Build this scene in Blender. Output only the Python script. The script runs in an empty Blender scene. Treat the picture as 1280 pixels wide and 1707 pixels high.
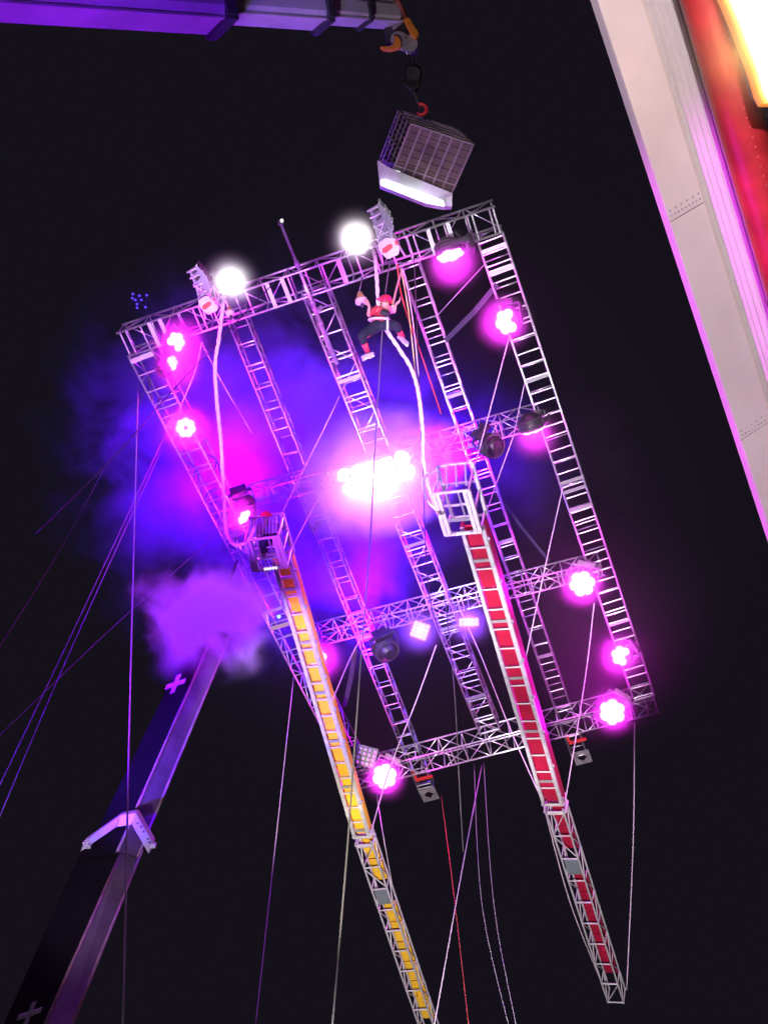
import bpy, bmesh, math, random
from mathutils import Vector as V, Matrix
random.seed(7)
S = bpy.context.scene
COL = S.collection
R = math.radians

# ------------------------------------------------------------------ camera
F = 1800.0                      # focal length in photograph pixels (1280 x 1707)
PITCH = R(27)
CAM = V((0, 0, 1.6))
RIGHT = V((1, 0, 0)); FWD = V((0, math.cos(PITCH), math.sin(PITCH))); UP = V((0, -math.sin(PITCH), math.cos(PITCH)))
cd = bpy.data.cameras.new('camera'); cam = bpy.data.objects.new('camera', cd); COL.objects.link(cam)
cam.location = CAM; cam.rotation_euler = (R(90) + PITCH, 0, 0)
cd.sensor_fit = 'VERTICAL'; cd.sensor_height = 24.0; cd.lens = 24.0 * F / 1707.0
cd.clip_start = 0.1; cd.clip_end = 2000
S.camera = cam

# ------------------------------------------------------------------ night sky, exposure
w = bpy.data.worlds.new('World'); S.world = w; w.use_nodes = True
nt = w.node_tree
bg = nt.nodes['Background']
sky = nt.nodes.new('ShaderNodeTexSky'); sky.sky_type = 'NISHITA'; sky.sun_disc = False
sky.sun_elevation = R(-8); sky.sun_rotation = R(160)
mixn = nt.nodes.new('ShaderNodeMix'); mixn.data_type = 'RGBA'; mixn.blend_type = 'ADD'
mixn.inputs[0].default_value = 1.0
nt.links.new(sky.outputs[0], mixn.inputs[6]); mixn.inputs[7].default_value = (0.070, 0.055, 0.100, 1)
nt.links.new(mixn.outputs[2], bg.inputs['Color'])
bg.inputs['Strength'].default_value = 0.10
S.view_settings.view_transform = 'Standard'; S.view_settings.look = 'None'
S.view_settings.exposure = 0.0; S.view_settings.gamma = 1.0; S.view_settings.use_curve_mapping = False
cy = S.cycles
cy.use_denoising = True
cy.volume_bounces = 0; cy.max_bounces = 5; cy.diffuse_bounces = 2; cy.glossy_bounces = 2
cy.transparent_max_bounces = 8; cy.volume_step_rate = 2.0; cy.volume_max_steps = 96
cy.sample_clamp_indirect = 4.0; cy.use_light_tree = True
cy.caustics_reflective = False; cy.caustics_refractive = False

# ------------------------------------------------------------------ pixel -> place
def P(px, py, z):               # a pixel and a depth along the view axis
    return CAM + z * (FWD + (px - 640) / F * RIGHT + (853.5 - py) / F * UP)
def ray(px, py):
    return FWD + (px - 640) / F * RIGHT + (853.5 - py) / F * UP

# plane of the hanging frame: the image of its four corners, a rectangle 7 m wide
_c = [(194, 556), (824, 344), (1100, 1187), (590, 1317)]
_r = [ray(*q) for q in _c]
D_DN = _r[0].cross(_r[3]).cross(_r[1].cross(_r[2])).normalized()
D_RT = _r[0].cross(_r[1]).cross(_r[3].cross(_r[2])).normalized()
if D_RT.dot(RIGHT) < 0: D_RT = -D_RT
if D_DN.dot(UP) > 0: D_DN = -D_DN
N_AW = D_RT.cross(D_DN).normalized()
if N_AW.dot(FWD) < 0: N_AW = -N_AW           # away from the camera
_a = _r[0] / _r[0].dot(N_AW); _b = _r[1] / _r[1].dot(N_AW)
D0 = 7.0 / (_a - _b).length
def FP(px, py, off=0.0):        # pixel -> point on the frame plane (off metres behind it)
    q = ray(px, py)
    return CAM + q * ((D0 + off) / q.dot(N_AW))
def depth(p): return (p - CAM).dot(FWD)
def pxm(p): return F / depth(p)          # pixels per metre there

# ------------------------------------------------------------------ materials
MATS = {}
def mat(name, col, rough=0.5, metal=0.0, var=0.12, scale=6.0, bump=0.0, spec=0.5):
    if name in MATS: return MATS[name]
    m = bpy.data.materials.new(name); m.use_nodes = True
    n = m.node_tree.nodes; l = m.node_tree.links
    b = n['Principled BSDF']
    tc = n.new('ShaderNodeTexCoord')
    ns = n.new('ShaderNodeTexNoise'); ns.inputs['Scale'].default_value = scale; ns.inputs['Detail'].default_value = 6
    l.new(tc.outputs['Object'], ns.inputs['Vector'])
    rp = n.new('ShaderNodeMapRange'); rp.inputs[1].default_value = 0.3; rp.inputs[2].default_value = 0.7
    rp.inputs[3].default_value = 1 - var; rp.inputs[4].default_value = 1 + var * 0.4
    l.new(ns.outputs['Fac'], rp.inputs[0])
    mx = n.new('ShaderNodeMix'); mx.data_type = 'RGBA'; mx.blend_type = 'MULTIPLY'; mx.inputs[0].default_value = 1
    mx.inputs[6].default_value = (*col, 1)
    l.new(rp.outputs[0], mx.inputs[7]); l.new(mx.outputs[2], b.inputs['Base Color'])
    b.inputs['Roughness'].default_value = rough; b.inputs['Metallic'].default_value = metal
    b.inputs['Specular IOR Level'].default_value = spec
    if bump:
        bp = n.new('ShaderNodeBump'); bp.inputs['Strength'].default_value = bump; bp.inputs['Distance'].default_value = 0.02
        l.new(ns.outputs['Fac'], bp.inputs['Height']); l.new(bp.outputs[0], b.inputs['Normal'])
    MATS[name] = m; return m
def emit(name, col, k):
    if name in MATS: return MATS[name]
    m = bpy.data.materials.new(name); m.use_nodes = True
    n = m.node_tree.nodes; b = n['Principled BSDF']
    b.inputs['Base Color'].default_value = (0.02, 0.02, 0.02, 1)
    b.inputs['Emission Color'].default_value = (*col, 1); b.inputs['Emission Strength'].default_value = k
    MATS[name] = m; return m
ALU = mat('aluminium', (0.86, 0.87, 0.90), 0.30, 0.80, 0.30, 9.0)
ALUD = mat('dull aluminium', (0.50, 0.50, 0.54), 0.42, 0.5, 0.3, 7.0)
WHITE = mat('white paint', (0.76, 0.75, 0.74), 0.45, 0.0, 0.10, 2.5)
BLACK = mat('black housing', (0.018, 0.018, 0.02), 0.45, 0.0, 0.2, 12)
DARK = mat('dark steel', (0.06, 0.06, 0.07), 0.5, 0.3, 0.2, 8)
YEL = mat('yellow panel', (0.82, 0.50, 0.03), 0.5, 0, 0.16, 3.0)
REDP = mat('red panel', (0.36, 0.006, 0.04), 0.5, 0, 0.18, 3.0)
ROPEW = mat('white rope', (0.82, 0.80, 0.76), 0.85, 0, 0.35, 60, 0.6)
ROPEG = mat('grey rope', (0.34, 0.33, 0.36), 0.85, 0, 0.3, 40)
ROPEP = mat('pale tag line', (0.62, 0.52, 0.66), 0.8, 0, 0.25, 40)
ROPEY = mat('yellow cord', (0.62, 0.52, 0.20), 0.8, 0, 0.25, 40)
ROPER = mat('red cord', (0.55, 0.08, 0.06), 0.8, 0, 0.25, 40)
ROPEB = mat('black cable', (0.012, 0.012, 0.015), 0.6, 0, 0.2, 40)
SLING = mat('blue grey sling', (0.022, 0.026, 0.04), 0.8, 0, 0.3, 10)
BRASS = mat('brass', (0.80, 0.58, 0.22), 0.35, 0.5, 0.2, 12)
PLY = mat('brown plywood', (0.085, 0.055, 0.048), 0.75, 0, 0.35, 5)
ORNG = mat('orange paint', (0.75, 0.26, 0.03), 0.5, 0, 0.25, 8)
REDPAINT = mat('red paint', (0.55, 0.03, 0.03), 0.45, 0, 0.2, 5)
SKIN = mat('skin', (0.55, 0.33, 0.24), 0.55, 0, 0.1, 20)
NAVY = mat('navy trousers', (0.008, 0.012, 0.03), 0.85, 0, 0.3, 18, 0.3)
MAROON = mat('red jersey', (0.50, 0.035, 0.06), 0.85, 0, 0.2, 18, 0.3)
SOCK = mat('red sock', (0.75, 0.04, 0.10), 0.85, 0, 0.2, 30)

# ------------------------------------------------------------------ objects
WM = {}
def tag(o, label, cat, group=None, kind=None):
    if label: o['label'] = label
    if cat: o['category'] = cat
    if group: o['group'] = group
    if kind: o['kind'] = kind
    return o
def setw(o, M, parent=None):
    o.parent = parent
    if parent is not None: o.matrix_parent_inverse = WM[parent.name].inverted()
    o.matrix_basis = M; WM[o.name] = M
    return o
def thing(name, label, cat, loc, group=None):
    o = bpy.data.objects.new(name, None); o.empty_display_size = 0.2; COL.objects.link(o)
    setw(o, Matrix.Translation(loc)); tag(o, label, cat, group)
    return o
class MB:
    def __init__(s): s.v = []; s.f = []; s.sm = []
    def add(s, vs, fs, smooth=False):
        k = len(s.v); s.v += [tuple(q) for q in vs]
        s.f += [tuple(i + k for i in f) for f in fs]; s.sm += [smooth] * len(fs); return s
    def tube(s, A, B, r, n=8, r2=None, cap=True):
        return s.path([A, B], [r, r if r2 is None else r2], n, cap)
    def path(s, pts, r, n=8, cap=True):
        pts = [V(p) for p in pts]
        rs = r if isinstance(r, (list, tuple)) else [r] * len(pts)
        t0 = (pts[1] - pts[0]).normalized()
        a = t0.orthogonal().normalized(); vs = []
        for i, p in enumerate(pts):
            t = (pts[min(i + 1, len(pts) - 1)] - pts[max(i - 1, 0)]).normalized()
            a = (a - t * a.dot(t)).normalized(); b = t.cross(a)
            for j in range(n):
                q = 2 * math.pi * j / n
                vs.append(p + rs[i] * (math.cos(q) * a + math.sin(q) * b))
        fs = [(i * n + j, i * n + (j + 1) % n, (i + 1) * n + (j + 1) % n, (i + 1) * n + j) for i in range(len(pts) - 1) for j in range(n)]
        k = len(fs)
        if cap: fs += [tuple(range(n - 1, -1, -1)), tuple((len(pts) - 1) * n + j for j in range(n))]
        s.add(vs, fs, True)
        if cap: s.sm[-2:] = [False, False]
        return s
    def box(s, c, x, y, z):      # centre and three half vectors
        vs = [c + i * x + j * y + k * z for i in (-1, 1) for j in (-1, 1) for k in (-1, 1)]
        return s.add(vs, [(0, 1, 3, 2), (4, 6, 7, 5), (0, 4, 5, 1), (2, 3, 7, 6), (0, 2, 6, 4), (1, 5, 7, 3)])
    def bar(s, A, B, side, nrm):   # a bar from A to B, half vectors side and nrm
        return s.box((A + B) / 2, (B - A) / 2, side, nrm)
    def prism(s, poly, h):        # polygon points extruded by vector h
        n = len(poly)
        vs = [V(p) for p in poly] + [V(p) + h for p in poly]
        return s.add(vs, [tuple(range(n - 1, -1, -1)), tuple(range(n, 2 * n))] + [(i, (i + 1) % n, (i + 1) % n + n, i + n) for i in range(n)])
    def lathe(s, c, ax, prof, n=16):   # prof: (radius, distance along ax)
        ax = ax.normalized(); a = ax.orthogonal().normalized(); b = ax.cross(a); vs = []
        for r, d in prof:
            for j in range(n):
                q = 2 * math.pi * j / n
                vs.append(c + ax * d + r * (math.cos(q) * a + math.sin(q) * b))
        m = len(prof)
        fs = [(i * n + j, i * n + (j + 1) % n, (i + 1) * n + (j + 1) % n, (i + 1) * n + j) for i in range(m - 1) for j in range(n)]
        s.add(vs, fs, True)
        s.add(vs[:n], [tuple(range(n - 1, -1, -1))]); s.add(vs[-n:], [tuple(range(n))])
        return s
    def build(s, name, m, parent=None, bevel=0):
        me = bpy.data.meshes.new(name); me.from_pydata(s.v, [], s.f); me.update()
        bm = bmesh.new(); bm.from_mesh(me); bmesh.ops.recalc_face_normals(bm, faces=bm.faces); bm.to_mesh(me); bm.free()
        for p, q in zip(me.polygons, s.sm): p.use_smooth = q
        me.materials.append(m)
        o = bpy.data.objects.new(name, me); COL.objects.link(o)
        setw(o, Matrix.Identity(4), parent)
        if bevel:
            b = o.modifiers.new('bevel', 'BEVEL'); b.width = bevel; b.segments = 2; b.limit_method = 'ANGLE'
        return o
# a shared unit bar, for pieces that repeat
_unit = {}
def unit(kind, m):
    k = (kind, m.name)
    if k not in _unit:
        b = MB()
        if kind == 'tube': b.tube(V((0, 0, 0)), V((0, 0, 1)), 1.0, 8)
        else: b.box(V((0, 0, 0.5)), V((1, 0, 0)), V((0, 1, 0)), V((0, 0, 0.5)))
        me = bpy.data.meshes.new('bar_' + kind); me.from_pydata(b.v, [], b.f); me.update()
        for p, q in zip(me.polygons, b.sm): p.use_smooth = q
        me.materials.append(m); _unit[k] = me
    return _unit[k]
def piece(name, A, B, rx, ry, m, parent, kind='tube', xdir=None):
    o = bpy.data.objects.new(name, unit(kind, m)); COL.objects.link(o)
    z = (B - A); L = z.length; z = z.normalized()
    x = xdir if xdir is not None else z.orthogonal()
    x = (x - z * x.dot(z)).normalized(); y = z.cross(x)
    M = Matrix((( x.x * rx, y.x * ry, z.x * L, A.x), (x.y * rx, y.y * ry, z.y * L, A.y), (x.z * rx, y.z * ry, z.z * L, A.z), (0, 0, 0, 1)))
    return setw(o, M, parent)
def lamp(name, loc, col, power, parent, radius=0.1, spot=None, aim=None, blend=0.6):
    d = bpy.data.lights.new(name, 'SPOT' if spot else 'POINT'); d.energy = power; d.color = col; d.shadow_soft_size = radius
    if spot: d.spot_size = R(spot); d.spot_blend = blend
    o = bpy.data.objects.new(name, d); COL.objects.link(o)
    M = Matrix.Translation(loc)
    if aim is not None: M = M @ (aim - loc).to_track_quat('-Z', 'Y').to_matrix().to_4x4()
    return setw(o, M, parent)

# ------------------------------------------------------------------ ground (below the frame of the picture)
g = MB(); g.add([V((-400, -400, 0)), V((400, -400, 0)), V((400, 400, 0)), V((-400, 400, 0))], [(0, 1, 2, 3)])
tag(g.build('ground', mat('asphalt', (0.05, 0.05, 0.055), 0.9, 0, 0.3, 0.6)), None, None, kind='structure')

# ------------------------------------------------------------------ the hanging truss frame
frame = thing('truss_frame', 'large grid of silver aluminium box trusses hanging tilted in the night sky', 'truss frame', FP(590, 1317))
lacing_all = []
def truss(name, A, B, wdir, w, d, spacing, r, seed, rungr=None, plates=(), ndir=N_AW, m=ALU, parent=None, diag=True, face_diag=False, side=(0, 1)):
    rnd = random.Random(seed)
    parent = parent or frame; r *= .85
    ax = (B - A).normalized(); L = (B - A).length
    wd = (wdir - ax * wdir.dot(ax)).normalized(); nd = (ndir - ax * ndir.dot(ax)); nd = (nd - wd * nd.dot(wd)).normalized()
    c = lambda t, i, k: A + ax * t + wd * (w / 2 * i) + nd * (d * k)
    ch = MB()
    for i in (-1, 1):
        for k in (0, 1): ch.tube(c(0, i, k), c(L, i, k), r)
    root = ch.build(name, m, parent)
    rr = rungr or r * 0.8
    ts = []; t = 0.06
    while t < L - 0.05:
        ts.append(t)
        if rnd.random() < 0.22:
            t2 = t + rnd.uniform(0.07, 0.12)
            if t2 < L - 0.05: ts.append(t2)
        t += spacing * rnd.uniform(0.75, 1.2)
    ts.append(L - 0.04)
    for t in ts: piece('rung', c(t, -1, 0), c(t, 1, 0), rr, rr, m, root)
    for t in plates:
        q = t * L
        piece('joint_plate', c(q, -1, -0.03), c(q, 1, -0.03), 0.036, 0.006, ALUD, root, 'box', xdir=ax)
    la = MB(); n = max(2, round(L / (w * 1.15))); st = L / n
    for k in range(n + 1):
        t = min(max(k * st, 0.04), L - 0.04)
        la.tube(c(t, -1, 1), c(t, 1, 1), rr * 0.9, 6)
        for i in (-1, 1): la.tube(c(t, i, 0), c(t, i, 1), rr * 0.9, 6)
    for k in range(n):
        t0, t1 = k * st + 0.03, (k + 1) * st - 0.03
        if k % 2: t0, t1 = t1, t0
        if diag:
            for i in (-1, 1): la.tube(c(t0, i, 0), c(t1, i, 1), rr * 0.8, 6)
            if 'beam' in name: la.tube(c(t0, -1, 1), c(t1, 1, 1), rr * 0.7, 6)
        if face_diag: la.tube(c(t0, -1, 0), c(t1, 1, 0), rr * 0.8, 6)
    o = la.build('lacing', m, root); o['kind'] = 'stuff'
    return root
# outer rectangle: the corner pixels are the outer edges of the near face
WF = 0.46
def inset(px, py, sx, sy): return FP(px, py) + D_RT * (sx * WF / 2) + D_DN * (sy * WF / 2)
TL, TR, BR, BL = inset(194, 556, 1, 1), inset(824, 344, -1, 1), inset(1100, 1187, -1, -1), inset(590, 1317, 1, -1)
xr = (TR - TL).normalized(); xd = (BL - TL).normalized()
truss('truss_beam', TL - xr * WF / 2, TR + xr * WF / 2, D_DN, WF, 0.46, 0.36, 0.024, 1, plates=(0.09, 0.12, 0.41, 0.45, 0.60, 0.83, 0.88), face_diag=False)
truss('truss_beam', BL - xr * WF / 2, BR + xr * WF / 2, D_DN, WF, 0.46, 0.42, 0.022, 2, face_diag=True)
truss('truss_upright', TL + xd * WF / 2, BL - xd * WF / 2, D_RT, WF * 0.98, 0.45, 0.34, 0.024, 3, plates=(0.01, 0.14, 0.36, 0.38, 0.56, 0.6))
truss('truss_upright', TR + (BR - TR).normalized() * WF / 2, BR - (BR - TR).normalized() * WF / 2, D_RT, WF * 0.98, 0.45, 0.27, 0.024, 4, plates=(0.02, 0.06, 0.26, 0.47, 0.49, 0.53, 0.80))
truss('truss_upright', FP(522, 480, .05), FP(817, 1222, .05), D_RT, 0.44, 0.42, 0.36, 0.024, 5, plates=(0.17, 0.3, 0.52, 0.72, 0.9), face_diag=True)
u2 = truss('truss_upright', FP(390, 520, .5), FP(712, 1322, .5), D_RT, 0.34, 0.32, 0.50, 0.020, 6, plates=(0.3, 0.62), diag=True)
u4 = truss('truss_upright', FP(682, 440, .5), FP(966, 1262, .5), D_RT, 0.34, 0.32, 0.46, 0.021, 7, plates=(0.22, 0.5, 0.75), diag=True)
truss('truss_beam', FP(385, 845, .06), FP(905, 697, .06), D_DN, 0.34, 0.36, 0.62, 0.020, 8, face_diag=True)
truss('truss_beam', FP(528, 1066, .06), FP(1005, 947, .06), D_DN, 0.34, 0.36, 0.5, 0.020, 9, face_diag=True)
# base plates of the two inner uprights: square plate with a diamond hole, and red straps
for (px, py) in ((715, 1325), (970, 1263)):
    c = FP(px, py, .48); h = 0.19; b = MB()
    o4 = [c + D_RT * (h * i) + D_DN * (h * j) for i, j in ((-1, -1), (1, -1), (1, 1), (-1, 1))]
    i4 = [c + D_RT * (0.12 * i) + D_DN * (0.12 * j) for i, j in ((0, -1), (1, 0), (0, 1), (-1, 0))]
    vs = o4 + i4; vs += [v + N_AW * 0.02 for v in vs]
    fs = [(0, 1, 4), (1, 5, 4), (1, 2, 5), (2, 6, 5), (2, 3, 6), (3, 7, 6), (3, 0, 7), (0, 4, 7)]
    b.add(vs, fs + [tuple(i + 8 for i in f[::-1]) for f in fs] + [(4, 5, 13, 12), (5, 6, 14, 13), (6, 7, 15, 14), (7, 4, 12, 15), (0, 1, 9, 8), (1, 2, 10, 9), (2, 3, 11, 10), (3, 0, 8, 11)])
    b.build('base_plate', ALU, frame)
    b = MB(); q = FP(px - 8, py - 28, .46)
    b.bar(q - D_RT * .2, q + D_RT * .2, D_DN * .035, N_AW * .02); b.bar(q + D_RT * -.19 - D_DN * .28, q - D_RT * .17, D_RT * .025, N_AW * .02)
    b.build('red_strap', REDPAINT, frame)

# ------------------------------------------------------------------ stage lights
MAG = (1.0, 0.0, 0.95)
LENSM = emit('magenta lens', (1.0, 0.13, 1.0), 11)
PK = 2.6
LENSW = emit('white lens', (1.0, 0.93, 0.95), 5.0)
LENSB = emit('blue lens', (0.26, 0.13, 1.0), 7)
LENSO = mat('unlit lens', (0.35, 0.30, 0.42), 0.15, 0, 0.05)
def frames(d):
    d = d.normalized(); a = d.cross(V((0, 0, 1)))
    if a.length < 0.01: a = V((1, 0, 0))
    a = a.normalized(); return d, a, d.cross(a).normalized()
def moving_head(c, aim, rad, label, cat='stage light', lens=LENSM, col=MAG, power=60, n_ring=6, hang=None, group='stage lights on the truss frame', missing=(), lampoff=0.13, spot=None):
    d, a, b = frames(aim - c)
    t = thing('stage_light', label, cat, c, group)
    body = MB(); body.lathe(c, -d, [(rad * 0.98, 0.0), (rad * 1.05, 0.03), (rad * 1.02, rad * 0.7), (rad * 0.7, rad * 1.15), (rad * 0.45, rad * 1.3)], 20)
    ho = body.build('housing', BLACK, t)
    rg = MB(); rg.lathe(c + d * 0.012, -d, [(rad * 1.10, 0), (rad * 1.12, 0.05)], 20); rg.build('bezel', DARK, ho)
    def lensdisc(p, r, nm='lens'):
        m = MB(); m.lathe(p, d, [(r, 0.0), (r, 0.02), (r * 0.75, 0.045), (r * 0.35, 0.06)], 12); m.build(nm, lens, t)
    if n_ring:
        r = rad * 0.45
        if -1 not in missing: lensdisc(c + d * 0.005, r)
        for i in range(n_ring):
            if i in missing: continue
            q = 2 * math.pi * i / n_ring + 0.3 + c.x * 3.7
            lensdisc(c + d * 0.005 + rad * 0.66 * (math.cos(q) * a + math.sin(q) * b), r)
    else:
        lensdisc(c + d * 0.005, rad * 0.92)
    # yoke: two arms and a cross bar, then the clamp up to the truss
    h = hang if hang is not None else c - d * rad * 1.6
    up = (h - c); up = (up - d * up.dot(d))
    if up.length < 0.05: up = b
    up = up.normalized(); sd = d.cross(up).normalized()
    y = MB()
    for s in (-1, 1): y.bar(c - d * rad * .4 + sd * (s * rad * 1.16), c - d * rad * .4 + sd * (s * rad * 1.16) + up * rad * 1.5, d * 0.04, sd * 0.012)
    y.bar(c - d * rad * .4 - sd * rad * 1.2 + up * rad * 1.5, c - d * rad * .4 + sd * rad * 1.2 + up * rad * 1.5, d * 0.045, up * 0.014)
    y.build('yoke', DARK, t)
    k = MB(); k.tube(c - d * rad * .4 + up * rad * 1.45, h, 0.03, 8); k.build('clamp', DARK, t)
    bb = c - d * rad * .4 + up * rad * 1.72; k = MB(); k.box(bb, sd * rad * .8, d * rad * .62, up * rad * .24); ob = k.build('base_box', BLACK, t, .015)
    for q in (-.5, 0, .5): piece('vent', bb + sd * rad * q - d * rad * .3 - up * rad * .25, bb + sd * rad * q + d * rad * .3 - up * rad * .25, .012, .006, ALUD, ob, 'box')
    for q in (.25, .5, .75): k = MB(); k.lathe(c - d * rad * q, -d, [(rad * 1.04, 0), (rad * 1.10, .008), (rad * 1.10, .022), (rad * 1.03, .03)], 20); k.build('cooling_ring', DARK, ho)
    if power: lamp('stage_lamp', c + d * lampoff, col, power * PK, t, rad * 0.6, spot=spot, aim=(c + d * 5) if spot else None)
    return t
EYE = CAM + V((0, 0, 0))
def onframe(px, py, off): return FP(px, py, off)
UPR = -D_DN
def fix(px, py, rad_px, off, label, aim=None, **kw):
    c = FP(px, py, off); rad = rad_px / pxm(c) / 1.12
    return moving_head(c, aim if aim is not None else EYE, rad, label, **kw)
# magenta heads
c = FP(750, 425, -.25); fix(750, 424, 24, -.25, 'magenta stage light slung under the top truss beam near the hanging cage', aim=c - D_RT * .05 + D_DN * 1.0 - N_AW * .75, power=55, hang=FP(758, 385, 0))
fix(845, 536, 22, -.28, 'magenta stage light highest on the inner edge of the upright beside the tower', aim=EYE + V((-9, 3, 0)), power=70, missing=(1,), hang=FP(862, 520, .1))
c = FP(293, 570, -.3); fix(293, 570, 17, -.3, 'magenta stage light beneath the top truss corner farthest from the tower', aim=c + RIGHT * .7 - FWD * .8 - UP * .2, power=60, missing=(2,), hang=FP(300, 545, 0))
c = FP(285, 607, -.2); fix(285, 606, 14, -.2, 'narrow magenta stage light seen side-on just under another at the truss corner', aim=c + RIGHT * 1.1 - FWD * .55 - UP * .3, power=35, missing=(2, 3), hang=FP(262, 600, 0))
fix(310, 713, 17, -.3, 'round magenta ring light with dark centre on the upright above the smoke puff', power=85, missing=(-1,), n_ring=7, hang=FP(292, 700, 0))
c = FP(887, 718, -.2); fix(887, 714, 22, -.2, 'dark stage light with a thin magenta slit under the second beam', aim=c + D_DN * 1.0 - N_AW * .25, power=22, hang=FP(893, 690, .1))
c = FP(410, 865, -.3); fix(410, 865, 15, -.3, 'magenta stage light with broken ring just above the basket of the yellow column', aim=c - RIGHT * .6 - FWD * .8 + UP * .3, power=24, missing=(5, 0), hang=FP(412, 840, 0))
c = FP(532, 1098, -.25); fix(530, 1098, 16, -.25, 'magenta stage light half hidden behind the yellow column', aim=c + RIGHT * .5 - FWD, power=60, hang=FP(535, 1068, .1))
fix(970, 973, 22, -.3, 'magenta stage light at the end of the third beam beside the white tower side upright', power=120, hang=FP(975, 950, .1))
fix(1035, 1093, 17, -.25, 'magenta stage light with stray lens low on the upright beside the tower', aim=EYE + V((-5, 2, 0)), power=60, missing=(3,), hang=FP(1052, 1085, .1))
fix(1020, 1187, 22, -.3, 'large magenta stage light on the bottom beam near the red column', power=130, hang=FP(1030, 1170, .05))
fix(641, 1294, 21, -.3, 'large magenta stage light on the bottom beam beside the yellow column', power=130, hang=FP(650, 1275, .05))
# two white searchlights on the top beam
fix(594, 398, 16, -.35, 'round white searchlight on the top beam between mast and nearer rope head', lens=LENSW, col=(1, .95, .97), power=44, spot=150, n_ring=0, hang=FP(600, 425, 0))
fix(384, 470, 15, -.35, 'round white searchlight beside the rope head above the longest hanging climbing rope', lens=LENSW, col=(1, .95, .97), power=44, spot=150, n_ring=0, hang=FP(388, 492, 0))
# dark heads seen from behind, with blue lamps added to light the smoke
BLU = (0.085, 0.0, 1.0)
fix(815, 742, 22, .1, 'dark unlit-backed moving head under the second beam by the red column basket', aim=FP(560, 700, 6), lens=LENSB, col=BLU, power=17000, spot=150, hang=FP(800, 725, .1), lampoff=.3)
fix(640, 1078, 22, .1, 'dark moving head hanging from the third beam, facing away', aim=FP(480, 850, 6), lens=LENSB, col=BLU, power=17000, spot=150, hang=FP(632, 1050, .1), lampoff=.3)
fix(405, 838, 20, .3, 'dark moving head behind the second beam at the yellow column basket', aim=FP(330, 640, 5), lens=LENSB, col=BLU, power=12000, spot=160, hang=FP(405, 838, .1), lampoff=.3)
# rectangular LED panels
def led_panel(c, aim, wpx, hpx, label, lens, nx, ny, roll, lit=True, power=0, col=BLU, hang=None):
    d, a, b = frames(aim - c); k = 1 / pxm(c)
    ca, sa = math.cos(roll), math.sin(roll); a, b = a * ca + b * sa, b * ca - a * sa
    W, H = wpx * k / 2, hpx * k / 2
    t = thing('led_panel', label, 'led panel', c, 'led panels on the truss frame')
    m = MB(); m.box(c - d * .07, a * (W * 1.12), b * (H * 1.15), d * .06); m.build('housing', BLACK, t, 0.01)
    for i in range(nx):
        for j in range(ny):
            p = c + a * (W * (2 * (i + .5) / nx - 1)) + b * (H * (2 * (j + .5) / ny - 1)); r = min(W / nx, H / ny) * (1.25 if lit else .8)
            m = MB(); m.lathe(p - d * .015, d, [(r, 0), (r, .02), (r * .6, .035)], 10); m.build('lens', lens, t)
    h = hang; m = MB(); m.tube(c - d * .1, h, .025); m.build('clamp', DARK, t)
    if power: lamp('led_lamp', c + d * .25, col, power, t, .12)
led_panel(FP(700, 1051, -.3), EYE, 27, 26, 'square blue-white led panel lit below the third beam', LENSB, 4, 4, -.35, True, 90, (0.16, 0.03, 1), hang=FP(700, 1035, .1))
led_panel(FP(781, 1037, -.3), EYE, 32, 13, 'slim blue-white led bar lit beside the middle upright', LENSB, 5, 2, 0.0, True, 90, (0.16, 0.03, 1), hang=FP(775, 1010, .1))
led_panel(FP(610, 1261, -.15), EYE, 32, 30, 'unlit led panel of sixteen small lenses on the bottom beam', LENSO, 4, 4, -.25, False, hang=FP(612, 1285, .1))
# blinder: the row of lamps in the middle of the second beam
bc = FP(627, 790, .25)
bl = thing('blinder_light', 'dazzling magenta white blinder lamps at the middle of the second beam', 'blinder light', bc)
m = MB(); m.box(bc + N_AW * .1, D_RT * .78, D_DN * .34, N_AW * .08); m.build('housing', BLACK, bl, .02)
LENSX = emit('blinder lens', (1.0, 0.42, 1.0), 60.0)
for i in range(5):
    for j in range(2):
        p = bc + D_RT * ((i - 2) * .285) + D_DN * ((j - .5) * .29)
        m = MB(); m.lathe(p + N_AW * .03, -N_AW, [(.15, 0), (.15, .03), (.10, .06), (.04, .075)], 14); m.build('lens', LENSX, bl)
piece('clamp', bc + N_AW * .1 - D_RT * .6, FP(585, 790, .1), .03, .03, DARK, bl); piece('clamp', bc + N_AW * .1 + D_RT * .6, FP(690, 762, .1), .03, .03, DARK, bl)
lamp('blinder_lamp', bc - N_AW * .28, (0.25, 0.03, 1.0), 4600, bl, .3)

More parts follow.
